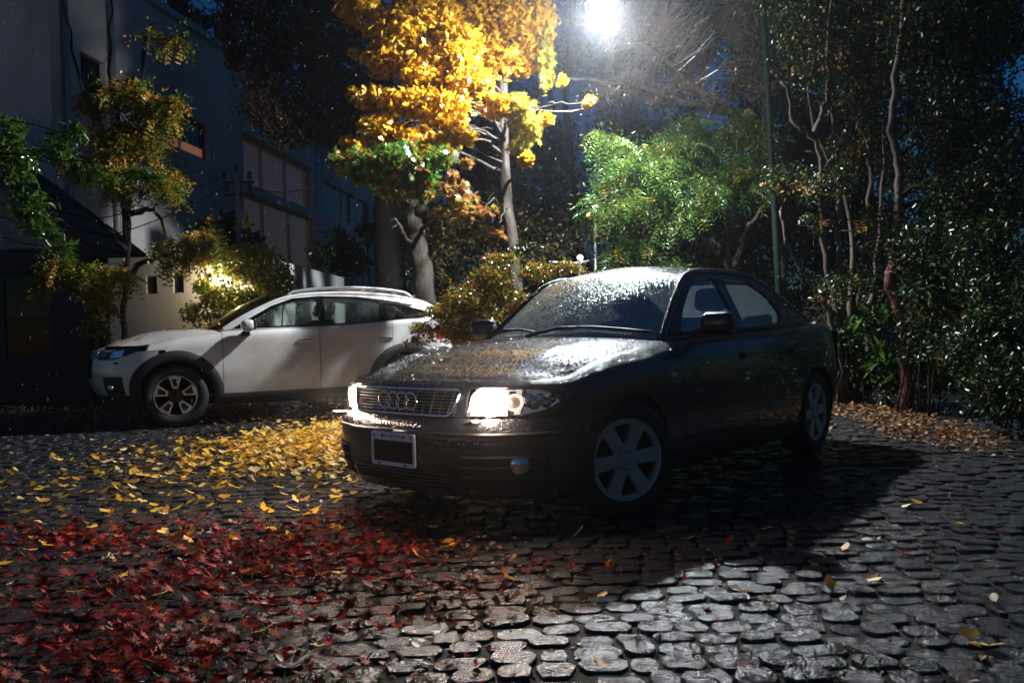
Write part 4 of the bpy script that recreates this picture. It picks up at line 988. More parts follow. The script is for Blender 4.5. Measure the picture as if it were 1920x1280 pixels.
def beads(grid_, n, rmin, rmax, parent, skip=0):
    "beads of rain standing on a panel: low domes"
    nr, nc = len(grid_), len(grid_[0]); r = RNG.uniform(skip, nr-1.001, n); c_ = RNG.uniform(0, nc-1.001, n)
    A_ = np.array([[tuple(p) for p in row] for row in grid_]); i, j = r.astype(int), c_.astype(int); a, b = (r-i)[:, None], (c_-j)[:, None]
    P = A_[i, j]*(1-a)*(1-b)+A_[i+1, j]*a*(1-b)+A_[i, j+1]*(1-a)*b+A_[i+1, j+1]*a*b
    t1 = unit(A_[i, j+1]-A_[i, j]); Nn = unit(np.cross(t1, A_[i+1, j]-A_[i, j])); Nn *= np.where(Nn[:, 2:3] < 0, -1, 1); D = t1
    k = 6; v = [(cos(2*pi*q/k), sin(2*pi*q/k), -.05) for q in range(k)]+[(.62*cos(2*pi*(q+.5)/k), .62*sin(2*pi*(q+.5)/k), .42) for q in range(k)]+[(0, 0, .58)]
    f = [(q, (q+1) % k, k+q) for q in range(k)]+[((q+1) % k, k+(q+1) % k, k+q) for q in range(k)]+[(k+q, k+(q+1) % k, 2*k) for q in range(k)]
    V, Fc = leaf_verts((np.array(v), np.array(f)), P, D, Nn, rmin+(rmax-rmin)*RNG.random(n)**2.2)
    me = np_mesh('water_beads', V, Fc, M['water']); me.shade_smooth(); o = bpy.data.objects.new('water_beads', me); COL.objects.link(o); o.parent = parent; o['kind'] = 'stuff'
BON = front_rows+H[1:]
beads(BON, 9000, .0018, .0062, audi, 3); beads(WS, 5000, .0014, .0042, audi)
# roof, rear window, boot lid
rf = resample(RR[iA:iC+1], 18); L1, R1 = [ins(p, .018, -1) for p in rf], [ins(p, .018, 1) for p in rf]
Rt_ = bow(L1[-1], R1[-1], 25, -.05, .035)
ROOF = coons([p+Vector((-.012, 0, .004)) for p in WSt], Rt_, L1, R1, lambda r, v: .022*sin(pi*r)*(1-pw(v)**2)); grid('roof', ROOF, P_, audi); beads(ROOF, 6000, .0018, .0058, audi)
rr_ = resample(RR[iC:-1], 12); L2, R2 = [ins(p, .018, -1) for p in rr_], [ins(p, .018, 1) for p in rr_]
RWb = bow(L2[-1], R2[-1], 25, -.10, .004); grid('rear_window', coons([p+Vector((-.01, 0, -.004)) for p in Rt_], RWb, L2, R2, lambda r, v: .02*sin(pi*r)*(1-pw(v)**2)), M['sideglass'], audi, 0)
tl_ = [sh.p(u, sh.zt(u), -.004) for u in lerpu(UX(-2.98), UX(-3.30), 10)]
tail = [sh.p(u, sh.zt(u), -.004) for u in lerpu(UX(-3.30), 3, 13)]; tailrow = [ins(p, 0, -1) for p in tail]+[p for p in reversed(tail[:-1])]
grid('boot_lid', coons([p+Vector((-.015, 0, 0)) for p in RWb], tailrow, [ins(p, 0, -1) for p in tl_], tl_, lambda r, v: .012*sin(pi*r)), P_, audi)
# side frames with window openings
fw = [(-.74,.970),(-1.50,.985),(-1.46,1.315),(-1.22,1.315),(-1.05,1.235),(-.86,1.095)]
rw = [(-1.60,.988),(-2.22,1.005),(-2.30,1.08),(-2.18,1.225),(-1.95,1.305),(-1.58,1.318)]
bx_ = lerpu(-.56, -3.06, 26)
outer = [(x, ho.belt(x).z-.004) for x in bx_]+[(p.x, p.z) for p in reversed(RR) if p.x > -3.06]
for s in (1, -1):
    fn = lambda a, b, c, s=s: (lambda q: Vector((q.x, (q.y-c)*s, q.z)))(ho.p(a, b))
    fr = MB().slab(outer, [rounded(fw, .04), rounded(rw, .05)], fn, .03).build('side_frame', P_, audi)
    rail = MB().tube([Vector((p.x, (p.y-.012)*s, p.z-.006)) for p in RR], .026, 8).build('roof_rail', P_, audi, True)
    for w_ in (fw, rw): poly_sheet('side_window', grow(rounded(w_, .04), .012), lambda a, b, s=s: (lambda q: Vector((q.x, (q.y-.012)*s, q.z)))(ho.p(a, b)), M['sideglass'], audi)
# doors, rear wings, sills, tail
B0 = .30
d1 = side_panel(sh, 'front_door', lerpu(UX(-.527), UX(-1.535), 16), B0, sh.zt, P_, audi, 14)
d2 = side_panel(sh, 'rear_door', lerpu(UX(-1.541), UX(-2.262), 10)+lerpu(UX(-2.265), UX(-2.36), 6), arch(B0, -WB), sh.zt, P_, audi, 14)
for dl, x in ((d1, -1.40), (d2, -2.20)):
    for s, d in zip((1, -1), dl):
        MB().rbox((x-.095, s*.862-.016, .792), (x+.095, s*.862+.016, .822), .012).build('door_handle', P_, d, True, 40)
qs = [UX(-WB+AR*cos(a)) for a in lerpu(.83, pi-.12, 20)]
side_panel(sh, 'rear_wing', lerpu(UX(-2.366), qs[1], 3)+qs[2:]+lerpu(UX(-WB-AR-.004), UX(-3.38), 14), arch(lambda u: .59 if u > UX(-2.97) else .34, -WB), sh.zt, P_, audi, 14)
side_panel(sh, 'rear_bumper', lerpu(UX(-2.97), 3, 20), .24, .585, P_, audi, 8, top=False)
side_panel(sh, 'tail_light', lerpu(UX(-3.386), sh.uy(.42, .7, True), 8), .66, .84, M['redlens'], audi, 4, top=False, off=.004)
side_panel(sh, 'tail_panel', lerpu(UX(-3.386), 3, 12), .59, sh.zt, P_, audi, 8)
side_panel(sh, 'sill', lerpu(UX(-AR+.005), UX(-WB+AR-.005), 16), .185, B0-.004, P_, audi, 5, top=False)
mb = MB(); mb.box((.66, -.58, .19), (-3.3, .58, .60)).box((-.42, -.78, .20), (-2.2, .78, .62)).box((.70, -.60, .58), (-.45, .60, .715)).box((-2.95, -.74, .6), (-3.4, .74, .93)); mb.box((-.40, -.66, .6), (-.56, .66, .88))
mb.build('underbody', M['matte'], audi)
# arch liners
for s in (1, -1):
    for xc in (0, -WB):
        pts = [[Vector((xc+AR*cos(a), s*y, WZ+AR*sin(a))) for a in lerpu(-.3, pi+.3, 18)] for y in (.60, .835)]
        grid('wheel_arch_liner', pts, M['matte'], audi, 0)
# headlights
for s in (1, -1):
    mk = (lambda g: g) if s == 1 else mirror
    us = lerpu(uH0, uTip, 30); rows = 8
    lens = grid('headlight', mk([[sh.p(u, lz(tt_(u))+(hz(tt_(u))-lz(tt_(u)))*i/(rows-1), .004, False) for u in us] for i in range(rows)]), M['lens'], audi, .02)
    uB = uH0+.44*(uTip-uH0)
    def sub(name, t0, t1, off, m, in_=.004):
        uu = lerpu(uH0+t0*(uTip-uH0), uH0+t1*(uTip-uH0), 12)
        return grid(name, mk([[sh.p(u, lz(tt_(u))+in_+(hz(tt_(u))-lz(tt_(u))-2*in_)*i/5, off, False) for u in uu] for i in range(6)]), m, lens, 0)
    sub('reflector', .012, .40, -.020, M['edgeglow']); sub('bulb_reflector', .05, .365, -.014, M['headglow'], .012); sub('reflector', .40, .55, -.05, M['midglow']); sub('reflector', .56, .985, -.045, M['dimglow'])
    c = sh.p(uH0+.475*(uTip-uH0), .665, -.012, False); nrm = (sh.p(uH0+.475*(uTip-uH0), .665, .05, False)-c).normalized()
    q = Vector((0, 0, 1)).rotation_difference(nrm).to_matrix().to_4x4(); Tm = Matrix.Translation(c) @ q
    if s == -1: Tm = Matrix.Diagonal((1, -1, 1, 1)) @ Tm
    MB().torus(.036, .007, Tm).build('projector_ring', M['ring'], lens, True)
    MB().lathe([(0, .012), (.012, .010), (.022, .004), (.029, -.006)], 20, Tm).build('projector_lens', M['projector'], lens, True)
    for t_, off_ in ((.555, -.02),):
        u = uH0+t_*(uTip-uH0); MB().tube([Vector((a.x, a.y*s, a.z)) for a in (sh.p(u-.004, lz(t_)+.006, off_, False), sh.p(u+.008, hz(t_)-.006, off_, False))], .006, 6).build('divider', M['chrome'], lens, True)
    for k in range(5):
        u = uH0+(.62+.065*k)*(uTip-uH0); t_ = .62+.065*k; mz = (lz(t_)+hz(t_))/2; p0 = sh.p(u, mz+.008*(-1)**k, -.022, False); hgt = (hz(t_)-lz(t_))*.30
        MB().lathe([(0, .012), (hgt*.5, .008), (hgt, -.006), (hgt*.9, -.016)], 9, Matrix.Translation((p0.x, p0.y*s, p0.z)) @ (Matrix.Diagonal((1, s, 1, 1)) @ q)).build('indicator_facet', M['chrome'], lens)
    e = sh.p(uH0+.20*(uTip-uH0), .655, .07, False); lamp('headlight_spill', (e.x, e.y*s, e.z), SPILL_W, (1., .74, .56), .06, lens)
    e = sh.p(uH0+.20*(uTip-uH0), .66, .03, False); L_ = lamp('headlight_beam', (e.x, e.y*s, e.z), HEAD_W, (1., .80, .60), .035, lens, 'SPOT')
    L_.data.spot_size = radians(64); L_.data.spot_blend = .9; L_.rotation_euler = Vector((1, .06*s, -.10)).to_track_quat('-Z', 'Y').to_euler()
# grille
gz = lambda z: .40-(.735-z)*.22
def gpt(y, z, off): u = sh.uy(abs(y), .66); q = sh.p(u, z, off, False); return Vector((q.x, q.y if y >= 0 else -q.y, z))
loop = [(-.395,.728),(.395,.728),(.345,.602),(-.345,.602)]
loop = rounded(loop, .03, 5); LP = []
for i in range(len(loop)):
    a, b = Vector(loop[i]), Vector(loop[(i+1) % len(loop)]); n = max(1, int((b-a).length/.04))
    for k in range(n): LP.append(tuple(a.lerp(b, k/n)))
gr = grid('grille', [[gpt(-gz(z)+2*gz(z)*j/20, z, .004) for j in range(21)] for z in lerpu(.605, .725, 5)], M['matte'], audi, 0)
MB().tube([gpt(a, b, .014) for a, b in LP], .008, 8, closed=True).build('grille_frame', M['chrome'], gr, True)
for k in range(13):
    y = -.36+.06*k; MB().tube([gpt(y*.90, .607, .009), gpt(y, .725, .009)], .0034, 5).build('vertical_bar', M['chrome'] if k % 2 == 0 else M['plastic'], gr)
for k in range(7):
    z = .620+.0155*k; MB().tube([gpt(-gz(z)+.008+(2*gz(z)-.016)*j/16, z, .006) for j in range(17)], .0032, 5).build('horizontal_bar', M['plastic'], gr)
q90 = Matrix.Rotation(pi/2, 4, 'Y')
for k in range(4):
    y = -.0975+.065*k; p = gpt(y, .668, .024); MB().torus(.043, .0062, Matrix.Translation(p) @ Matrix.Rotation(math.atan2(0, 1)-y*.25, 4, 'Z') @ q90).build('ring_badge', M['chrome'], gr, True)
def text(body, size, mat, parent, loc, M3, name, ext=.0006):
    c = bpy.data.curves.new('t', 'FONT'); c.body = body; c.size = size; c.extrude = ext; c.align_x = 'CENTER'; c.align_y = 'CENTER'
    t = bpy.data.objects.new('t', c); COL.objects.link(t); dg = bpy.context.evaluated_depsgraph_get(); me = bpy.data.meshes.new_from_object(t.evaluated_get(dg)); bpy.data.objects.remove(t); bpy.data.curves.remove(c)
    me.materials.clear(); me.materials.append(mat); o = bpy.data.objects.new(name, me); COL.objects.link(o); o.parent = parent; o.matrix_local = Matrix.Translation(loc) @ M3; return o
FACE = Matrix(((0, 0, 1, 0), (1, 0, 0, 0), (0, 1, 0, 0), (0, 0, 0, 1)))      # text in the car's front plane
p = gpt(-.315, .655, .012); bd = MB().slab([(-.022, -.016), (.004, -.016), (.012, .016), (-.014, .016)], [], lambda a, b, c: p+Vector((.006-c, a, b)), .006).build('emblem', M['red'], gr)
text('S', .026, M['chrome'], bd, p+Vector((.0068, -.005, .0)), FACE, 'letter'); text('4', .034, M['chrome'], gr, p+Vector((.006, .026, .0)), FACE, 'numeral')
# bumper mouth and fog lights
for s in (1, -1):
    for (y0, y1, z0, z1) in ((.0, .36, .25, .33), (.42, .74, .25, .42)):
        g = [[(lambda q: Vector((q.x, q.y*s, q.z)))(sh.p(u, z, .004, False)) for u in lerpu(sh.uy(max(y0, .001), .3), sh.uy(y1, .3), 12)] for z in lerpu(z0, z1, 4)]
        it = grid('air_intake', g, M['matte'], audi, 0)  # black sheet on the bumper skin imitates the shade of a recessed opening
        for k in range(4):
            z = z0+.01+(z1-z0-.02)*k/3; MB().tube([(lambda q: Vector((q.x, q.y*s, q.z)))(sh.p(u, z, .008, False)) for u in lerpu(sh.uy(max(y0, .001), .3), sh.uy(y1, .3), 10)], .004, 5).build('slat', M['plastic'], it)
    u = sh.uy(.66, .35); c = sh.p(u, .375, .010, False); nrm = (sh.p(u, .375, .06, False)-c).normalized(); Tm = Matrix.Translation(c) @ Vector((0, 0, 1)).rotation_difference(nrm).to_matrix().to_4x4()
    if s == -1: Tm = Matrix.Diagonal((1, -1, 1, 1)) @ Tm
    fo = MB().lathe([(0, .012), (.02, .010), (.036, .004), (.042, -.004), (.048, -.004), (.05, -.02)], 20, Tm).build('fog_light', M['chrome'], audi, True, 40)
    wz = MB().rbox((.845, s*.50-.035, .566), (.905, s*.50+.035, .592), .01).build('headlight_washer', P_, audi, True, 40)
# number plate with blanked centre
plx = .932; pl = MB().slab(rounded([(-.165, .338), (.165, .338), (.165, .508), (-.165, .508)], .014), [rounded([(-.148, .358), (.148, .358), (.148, .468), (-.148, .468)], .004)], lambda a, b, c: Vector((plx-c, a, b)), .008).build('number_plate', M['plate'], audi)
MB().box((plx-.007, -.15, .356), (plx-.003, .15, .47)).build('blank_centre', M['matte'], pl)
text('ARGENTINA', .030, M['blue'], pl, Vector((plx+.0008, .0, .489)), FACE, 'lettering')
for y in (-.075, .085): MB().lathe([(0, .004), (.007, .003), (.008, 0)], 10, Matrix.Translation((plx+.001, y, .490)) @ q90).build('bolt', M['plastic'], pl)
for y in (-.105, .09): MB().box((plx-.002, y-.012, .343), (plx+.001, y+.012, .351)).build('slot', M['matte'], pl)
MB().lathe([(0, .0015), (.010, .001), (.010, 0)], 14, Matrix.Translation((plx, .138, .490)) @ q90).build('round_emblem', M['green'], pl); MB().lathe([(0, .0022), (.005, .002), (.005, 0)], 10, Matrix.Translation((plx, .138, .490)) @ q90).build('emblem_centre', M['sticker'], pl)
MB().slab([(-.009, -.010), (.009, -.010), (.006, .004), (0, .012), (-.006, .004)], [], lambda a, b, c: Vector((plx+.001-c, -.14+a, .489+b)), .001).build('crest', M['blue'], pl)
# mirrors, repeaters
for s in (1, -1):
    mm = MB().rbox((-.87, s*.94-.105, .945), (-.75, s*.94+.105, 1.085), .048, None, 5).build('door_mirror', P_, audi, True, 50)
    MB().box((-.874, s*.94-.088, .962), (-.868, s*.94+.088, 1.068)).build('mirror_glass', M['pane'], mm)
    MB().tube([(-.79, s*.78, .955), (-.80, s*.86, .975)], .022, 8).build('mirror_arm', P_, mm, True)
    q = sh.p(UX(-.42), .735, .0, True); MB().rbox((q.x-.028, s*q.y-.008, .722), (q.x+.028, s*q.y+.010, .752), .008).build('side_repeater', M['amber'], audi, True, 40)
# wheels
def audi_face(o, Ri, h):
    ro = Ri+.006; hol = []; hw = .034
    for k in range(6):
        a0 = radians(60*k+35); r1, r2 = .082, ro-.030; t1, t2 = radians(30)-math.asin(hw/r1), radians(30)-math.asin((hw+.006)/r2)
        poly = [(r1*cos(a0-t1), r1*sin(a0-t1))]+[(r2*cos(a0+t), r2*sin(a0+t)) for t in lerpu(-t2, t2, 5)]+[(r1*cos(a0+t1), r1*sin(a0+t1))]
        hol.append(rounded(poly, .016))
    outer = [((ro-.004)*cos(2*pi*k/48), (ro-.004)*sin(2*pi*k/48)) for k in range(48)]
    z0 = lambda r: h-.030+.012*min(1, r/.2)
    rim = MB().slab(outer, hol, lambda a, b, c: Vector((a, b, z0(math.hypot(a, b))-c)), .03).build('rim', M['alloy'], o)
    MB().lathe([(ro-.014, h-.03), (ro-.010, h-.012), (ro-.002, h-.010), (ro+.002, h-.022)], 48).build('rim_lip', M['alloy'], o, True)
    MB().lathe([(ro-.01, h-.03), (ro-.02, -.05), (.06, -.06), (0, -.06)], 32).build('barrel', M['matte'], o, True)
    MB().lathe([(.15, -.02), (.15, -.03), (.05, -.03)], 32).build('brake_disc', M['dalloy'], o, True)
    MB().lathe([(.058, h-.034), (.056, h-.012), (.048, h-.008), (.034, h-.024), (.030, h-.026), (.027, h-.020), (0, h-.018)], 28).build('centre_cap', M['alloy'], o, True, 40)
for s in (1, -1):
    wheel(audi, 0, s*.738, .316, .214, .225, radians(-24), audi_face, s == 1); wheel(audi, -WB, s*.742, .316, .214, .225, 0, audi_face, s == 1)
# cabin
def cabin(car, x0, z0, xr_, sc=1.0):
    mb = MB(); mb.rbox((x0-.42, -.66, z0-.30), (x0+.02, .66, z0), .05); mb.rbox((x0-.46, .20, z0-.02), (x0-.14, .52, z0+.055), .04); mb.build('dashboard', M['seat'], car, True, 50)
    for y in (-.36, .36):
        st = MB(); st.rbox((x0-1.12, y-.25, z0-.52), (x0-.60, y+.25, z0-.36), .06); T = Matrix.Translation((x0-1.08, y, z0-.40)) @ Matrix.Rotation(radians(-14), 4, 'Y'); st.rbox((-.07, -.24, 0), (.07, .24, .56), .06, T)
        o = st.build('front_seat', M['seat'], car, True, 50); MB().rbox((-.05, -.13, .61), (.05, .13, .78), .05, T).build('headrest', M['seat'], o, True, 50)
        MB().tube([T @ Vector((0, .06, .54)), T @ Vector((0, .06, .66))], .007, 5).tube([T @ Vector((0, -.06, .54)), T @ Vector((0, -.06, .66))], .007, 5).build('headrest_post', M['steel'], o)
    st = MB(); st.rbox((xr_-.05, -.62, z0-.50), (xr_+.45, .62, z0-.36), .06); T = Matrix.Translation((xr_, 0, z0-.42)) @ Matrix.Rotation(radians(-20), 4, 'Y'); st.rbox((-.07, -.62, 0), (.07, .62, .50), .06, T); o = st.build('rear_seat', M['seat'], car, True, 50)
    for y in (-.38, .38): MB().rbox((-.045, -.12, .50), (.045, .12, .62), .045, T @ Matrix.Translation((0, y, 0))).build('headrest', M['seat'], o, True, 50)
    sw = Matrix.Translation((x0-.52, .36, z0-.04)) @ Matrix.Rotation(radians(-66), 4, 'Y'); m = MB(); m.torus(.185, .016, sw); m.tube([sw @ Vector((-.18, 0, 0)), sw @ Vector((.18, 0, 0))], .018, 6).tube([sw @ Vector((0, 0, 0)), sw @ Vector((0, .18, 0))], .018, 6); m.build('steering_wheel', M['plastic'], car, True)
cabin(audi, -.62, .915, -2.42)
gi, gj = 1, 21; q = WS[gi][gj]; e1 = (WS[gi][gj+1]-WS[gi][gj]).normalized(); e2 = (WS[gi+2][gj]-WS[gi][gj]).normalized(); nn_ = e1.cross(e2).normalized()
MB().add([q+nn_*.006+e1*a+e2*b for a, b in ((0, 0), (.12, 0), (.12, .034), (0, .034))], [(0, 1, 2, 3)]).build('windscreen_sticker', M['sticker'], audi)
m_ = WS[11][12]; MB().rbox((m_.x-.13, -.11, m_.z-.075), (m_.x-.09, .11, m_.z-.01), .015).build('interior_mirror', M['plastic'], audi, True, 50)
#@@PART5
# ------------------------------------------------------------ white crossover
SUX, SUY, SUR = -4.1129, 9.9594, radians(204.95)
suv = tag(empty('white_crossover', (SUX, SUY, 0), SUR), 'white crossover with black wheel arches, roof rails and fallen leaves on it', 'car')
s2 = Shell(xf=[(.2,.76),(.35,.82),(.5,.885),(.62,.905),(.75,.89),(.85,.85),(.95,.79)], xr=[(.25,-3.35),(.45,-3.46),(.7,-3.47),(.95,-3.42),(1.25,-3.34)],
           w=[(.2,.84),(.36,.885),(.62,.905),(.80,.895),(.95,.885),(1.2,.855)], xcf=-.15, xcr=-2.75, nf=2.7, nr=3.2,
           zt=[(0,.90),(.45,.895),(.66,.905),(.80,.945),(.92,.985),(1.0,1.01),(1.14,1.055),(1.5,1.078),(1.8,1.115),(2.0,1.155),(2.3,1.18),(3,1.18)],
           sr=[(0,.08),(.5,.09),(.68,.12),(.9,.16),(1.1,.14),(1.22,.09),(1.5,.06),(2.,.06),(2.3,.06),(3,.05)])
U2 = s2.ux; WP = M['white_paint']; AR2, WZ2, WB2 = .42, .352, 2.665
def arch2(zl, xc):
    def g(u):
        x = s2.p(u, .5, top=False).x-xc; return max(zl(u) if callable(zl) else zl, WZ2+sqrt(AR2**2-x*x) if abs(x) < AR2 else -9)
    return g
h0, h1 = s2.uy(.48, .82), U2(.30, .88); t2_ = lambda u: (u-h0)/(h1-h0)
hz2 = interp([(0,.842),(.3,.868),(.7,.905),(1.,.925)]); lz2 = interp([(0,.800),(.25,.775),(.5,.782),(.8,.84),(1.,.918)])
uA2, uP2 = s2.uy(.66, .88), U2(-.50)
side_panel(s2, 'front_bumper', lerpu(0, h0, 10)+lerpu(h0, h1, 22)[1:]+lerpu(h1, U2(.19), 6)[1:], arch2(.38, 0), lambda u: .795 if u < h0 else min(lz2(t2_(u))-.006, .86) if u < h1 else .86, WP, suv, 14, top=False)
side_panel(s2, 'lower_bumper', lerpu(0, U2(AR2-.02), 26), .19, .374, M['clad'], suv, 6, top=False)
side_panel(s2, 'nose_panel', lerpu(0, h0-.004, 8), .80, .86, WP, suv, 4, top=False)
side_panel(s2, 'headlight_housing', lerpu(h0-.01, h1, 20), .76, .92, M['matte'], suv, 5, off=-.05, top=False, rim=0)
g = side_panel(s2, 'front_grille', lerpu(0, s2.uy(.42, .7), 12), .56, .78, M['matte'], suv, 5, off=.006, top=False)
for o in g: pass
for s in (1, -1):
    for z in (.61, .67, .73): MB().tube([(lambda q: Vector((q.x, q.y*s, q.z)))(s2.p(u, z, .014, False)) for u in lerpu(0.001, s2.uy(.42, .7), 10)], .009, 6).build('grille_bar', M['plastic'], g[0 if s == 1 else 1], True)
    fl = [(lambda q: Vector((q.x, q.y*s, q.z)))(s2.p(u, z, .010, False)) for z, u in ((.385, U2(.76)), (.60, U2(.735)), (.62, U2(.60)), (.50, U2(.575)), (.385, U2(.565)))]
    gg = [[(lambda q: Vector((q.x, q.y*s, q.z)))(s2.p(U2(a+(b-a)*j/7), z, .006, False)) for j in range(8)] for z, a, b in ((.382, .745, .555), (.46, .742, .548), (.54, .735, .545), (.585, .728, .545))]
    fb_ = grid('fog_surround', gg, M['clad'], suv, .008)
    c = s2.p(U2(.67), .47, .012, False); MB().rbox((c.x-.03, c.y*s-.012, .44), (c.x+.03, c.y*s+.012, .50), .012).build('fog_light', M['chrome'], fb_, True, 40)
    q = s2.p(U2(.60), .735, .004, False); MB().rbox((q.x-.05, q.y*s-.02, .722), (q.x+.03, q.y*s+.006, .745), .008).build('washer_slot', M['plastic'], suv, True, 40)
w2 = lerpu(uA2, h1-.0005, 12)+[h1+.0005]+lerpu(h1+.001, U2(AR2*.985), 2)[1:]
w2 = lerpu(uA2, U2(AR2*.985), 16)+[U2(AR2*cos(a)) for a in lerpu(.22, pi-.12, 22)]+lerpu(U2(-AR2-.003), U2(-.497), 4)
def wl2(u):
    if u < h1: return hz2(t2_(u))+.006
    return arch2(lambda q: .866 if q < U2(.1) else .36, 0)(u)
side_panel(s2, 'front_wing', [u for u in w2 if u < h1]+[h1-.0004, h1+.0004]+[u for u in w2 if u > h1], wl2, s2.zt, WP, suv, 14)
cu = lerpu(0, uA2-.003, 14); fr2 = []
for i in range(7):
    z_ = lambda u: .868+(s2.zt(u)-.868)*(1-(1-i/6)**1.7) if u < h0 else max(.868, hz2(t2_(u))+.006)+(s2.zt(u)-max(.868, hz2(t2_(u))+.006))*(1-(1-i/6)**1.7)
    left = [s2.p(u, z_(u)) for u in cu]; fr2.append([Vector((p.x, -p.y, p.z)) for p in reversed(left[1:])]+left)
side = [s2.p(u, s2.zt(u), -.004) for u in lerpu(uA2-.003, U2(-.48), 20)]; Ls = [ins(p, 0, -1) for p in side]
cw2 = lambda dx: bow(Ls[-1]+Vector((dx, 0, 0)), side[-1]+Vector((dx, 0, 0)), 27, .16, .03)
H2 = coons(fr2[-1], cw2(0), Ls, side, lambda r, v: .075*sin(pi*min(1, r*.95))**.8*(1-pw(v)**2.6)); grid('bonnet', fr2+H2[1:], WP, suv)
R02 = [(-.50,.755,1.062),(-.70,.725,1.190),(-.95,.690,1.320),(-1.22,.655,1.430),(-1.55,.635,1.482),(-2.05,.628,1.492),(-2.6,.632,1.448),(-2.95,.645,1.372),(-3.15,.67,1.29),(-3.27,.70,1.20),(-3.31,.72,1.175)]
h2 = House(s2, R02); RR2 = h2.R
iA = min(range(len(RR2)), key=lambda i: abs(RR2[i].x+1.25)); iC = min(range(len(RR2)), key=lambda i: abs(RR2[i].x+3.0))
a_l = resample(RR2[:iA+1], 12); wL, wR = [ins(p, .02, -1) for p in a_l], [ins(p, .02) for p in a_l]
b2, t2 = bow(wL[0], wR[0], 21, .17, .02), bow(wL[-1], wR[-1], 21, .10, .055)
grid('windscreen', coons(b2, t2, wL, wR, lambda r, v: .022*sin(pi*r)*(1-pw(v)**2)), M['tintglass'], suv, 0)
rf = resample(RR2[iA:iC+1], 16); L1, R1 = [ins(p, .02, -1) for p in rf], [ins(p, .02) for p in rf]; e2_ = bow(L1[-1], R1[-1], 21, -.30, .03)
ROOF2 = coons([p+Vector((-.012, 0, .004)) for p in t2], e2_, L1, R1, lambda r, v: .02*sin(pi*r)*(1-pw(v)**2)); grid('roof', ROOF2, WP, suv)
rr_ = resample(RR2[iC:-1], 8); L2, R2 = [ins(p, .02, -1) for p in rr_], [ins(p, .02) for p in rr_]
grid('rear_window', coons([p+Vector((-.01, 0, -.03)) for p in bow(L2[0], R2[0], 21, -.22, .02)], bow(L2[-1], R2[-1], 21, -.10, .0), L2, R2), M['tintglass'], suv, 0)
MB().rbox((-3.30, -.58, 1.315), (-2.98, .58, 1.355), .018).build('roof_spoiler', M['gloss_black'], suv, True, 50)
fw = [(-.74,1.100),(-1.615,1.112),(-1.615,1.425),(-1.35,1.405),(-1.12,1.325),(-.88,1.19)]
rw = [(-1.70,1.112),(-2.36,1.140),(-2.40,1.375),(-2.1,1.425),(-1.70,1.437)]
qw = [(-2.45,1.145),(-2.92,1.185),(-3.00,1.235),(-2.80,1.305),(-2.47,1.362)]
bx_ = lerpu(-.50, -3.29, 26); outer = [(x, h2.belt(x).z-.004) for x in bx_]+[(p.x, p.z) for p in reversed(RR2) if p.x > -3.29]
band = [(-.62,1.082),(-1.65,1.090),(-2.42,1.122),(-2.97,1.168),(-3.09,1.235),(-2.84,1.335),(-2.44,1.405),(-2.1,1.447),(-1.65,1.458),(-1.33,1.432),(-1.08,1.345),(-.84,1.212)]
for s in (1, -1):
    fn = lambda a, b, c, s=s: (lambda q: Vector((q.x, (q.y-c)*s, q.z)))(h2.p(a, b))
    fr = MB().slab(outer, [band], fn, .03).build('side_frame', WP, suv)
    MB().slab([(a, b) for a, b in band], [rounded(fw, .03), rounded(rw, .03), rounded(qw, .04)], lambda a, b, c, s=s: (lambda q: Vector((q.x, (q.y-.004-c)*s, q.z)))(h2.p(a, b)), .02).build('window_surround', M['gloss_black'], suv)
    for w_ in (fw, rw, qw): poly_sheet('side_window', grow(rounded(w_, .03), .012), lambda a, b, s=s: (lambda q: Vector((q.x, (q.y-.014)*s, q.z)))(h2.p(a, b)), M['clearglass'] if w_ is not qw else M['tintglass'], suv)
    MB().tube([Vector((p.x, (p.y-.012)*s, p.z-.006)) for p in RR2], .026, 8).build('roof_edge', WP, suv, True)
    rp = [(-1.28,.60,1.462),(-1.40,.59,1.515),(-1.8,.575,1.556),(-2.3,.575,1.550),(-2.72,.585,1.500),(-2.86,.595,1.425)]
    rl_ = MB().tube([Vector((p.x, p.y*s, p.z)) for p in spline(rp, 5)], .021, 8).build('roof_rail', M['steel'], suv, True)
    for x, z in ((-1.38, 1.46), (-2.78, 1.41)): MB().rbox((x-.07, s*.59-.022, z-.02), (x+.07, s*.59+.022, z+.05), .018).build('rail_foot', M['plastic'], rl_, True, 40)
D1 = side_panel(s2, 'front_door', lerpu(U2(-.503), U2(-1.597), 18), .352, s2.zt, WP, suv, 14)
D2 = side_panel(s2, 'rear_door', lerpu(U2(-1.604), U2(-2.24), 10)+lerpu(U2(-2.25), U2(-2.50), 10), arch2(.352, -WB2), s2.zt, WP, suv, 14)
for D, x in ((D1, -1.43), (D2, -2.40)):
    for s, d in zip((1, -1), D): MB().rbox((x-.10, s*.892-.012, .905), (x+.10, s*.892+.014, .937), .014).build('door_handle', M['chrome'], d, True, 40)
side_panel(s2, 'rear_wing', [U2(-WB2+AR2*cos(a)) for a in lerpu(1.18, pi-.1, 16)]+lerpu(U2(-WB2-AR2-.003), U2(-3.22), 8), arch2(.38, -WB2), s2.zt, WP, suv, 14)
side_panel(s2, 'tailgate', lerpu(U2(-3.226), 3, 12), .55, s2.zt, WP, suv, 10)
side_panel(s2, 'rear_bumper', lerpu(U2(-3.10), 3, 14), .22, .545, M['clad'], suv, 6, top=False, off=.005)
side_panel(s2, 'tail_light', lerpu(U2(-3.10), s2.uy(.55, .9, True), 9), .90, 1.045, M['redlens'], suv, 5, top=False, off=.006)
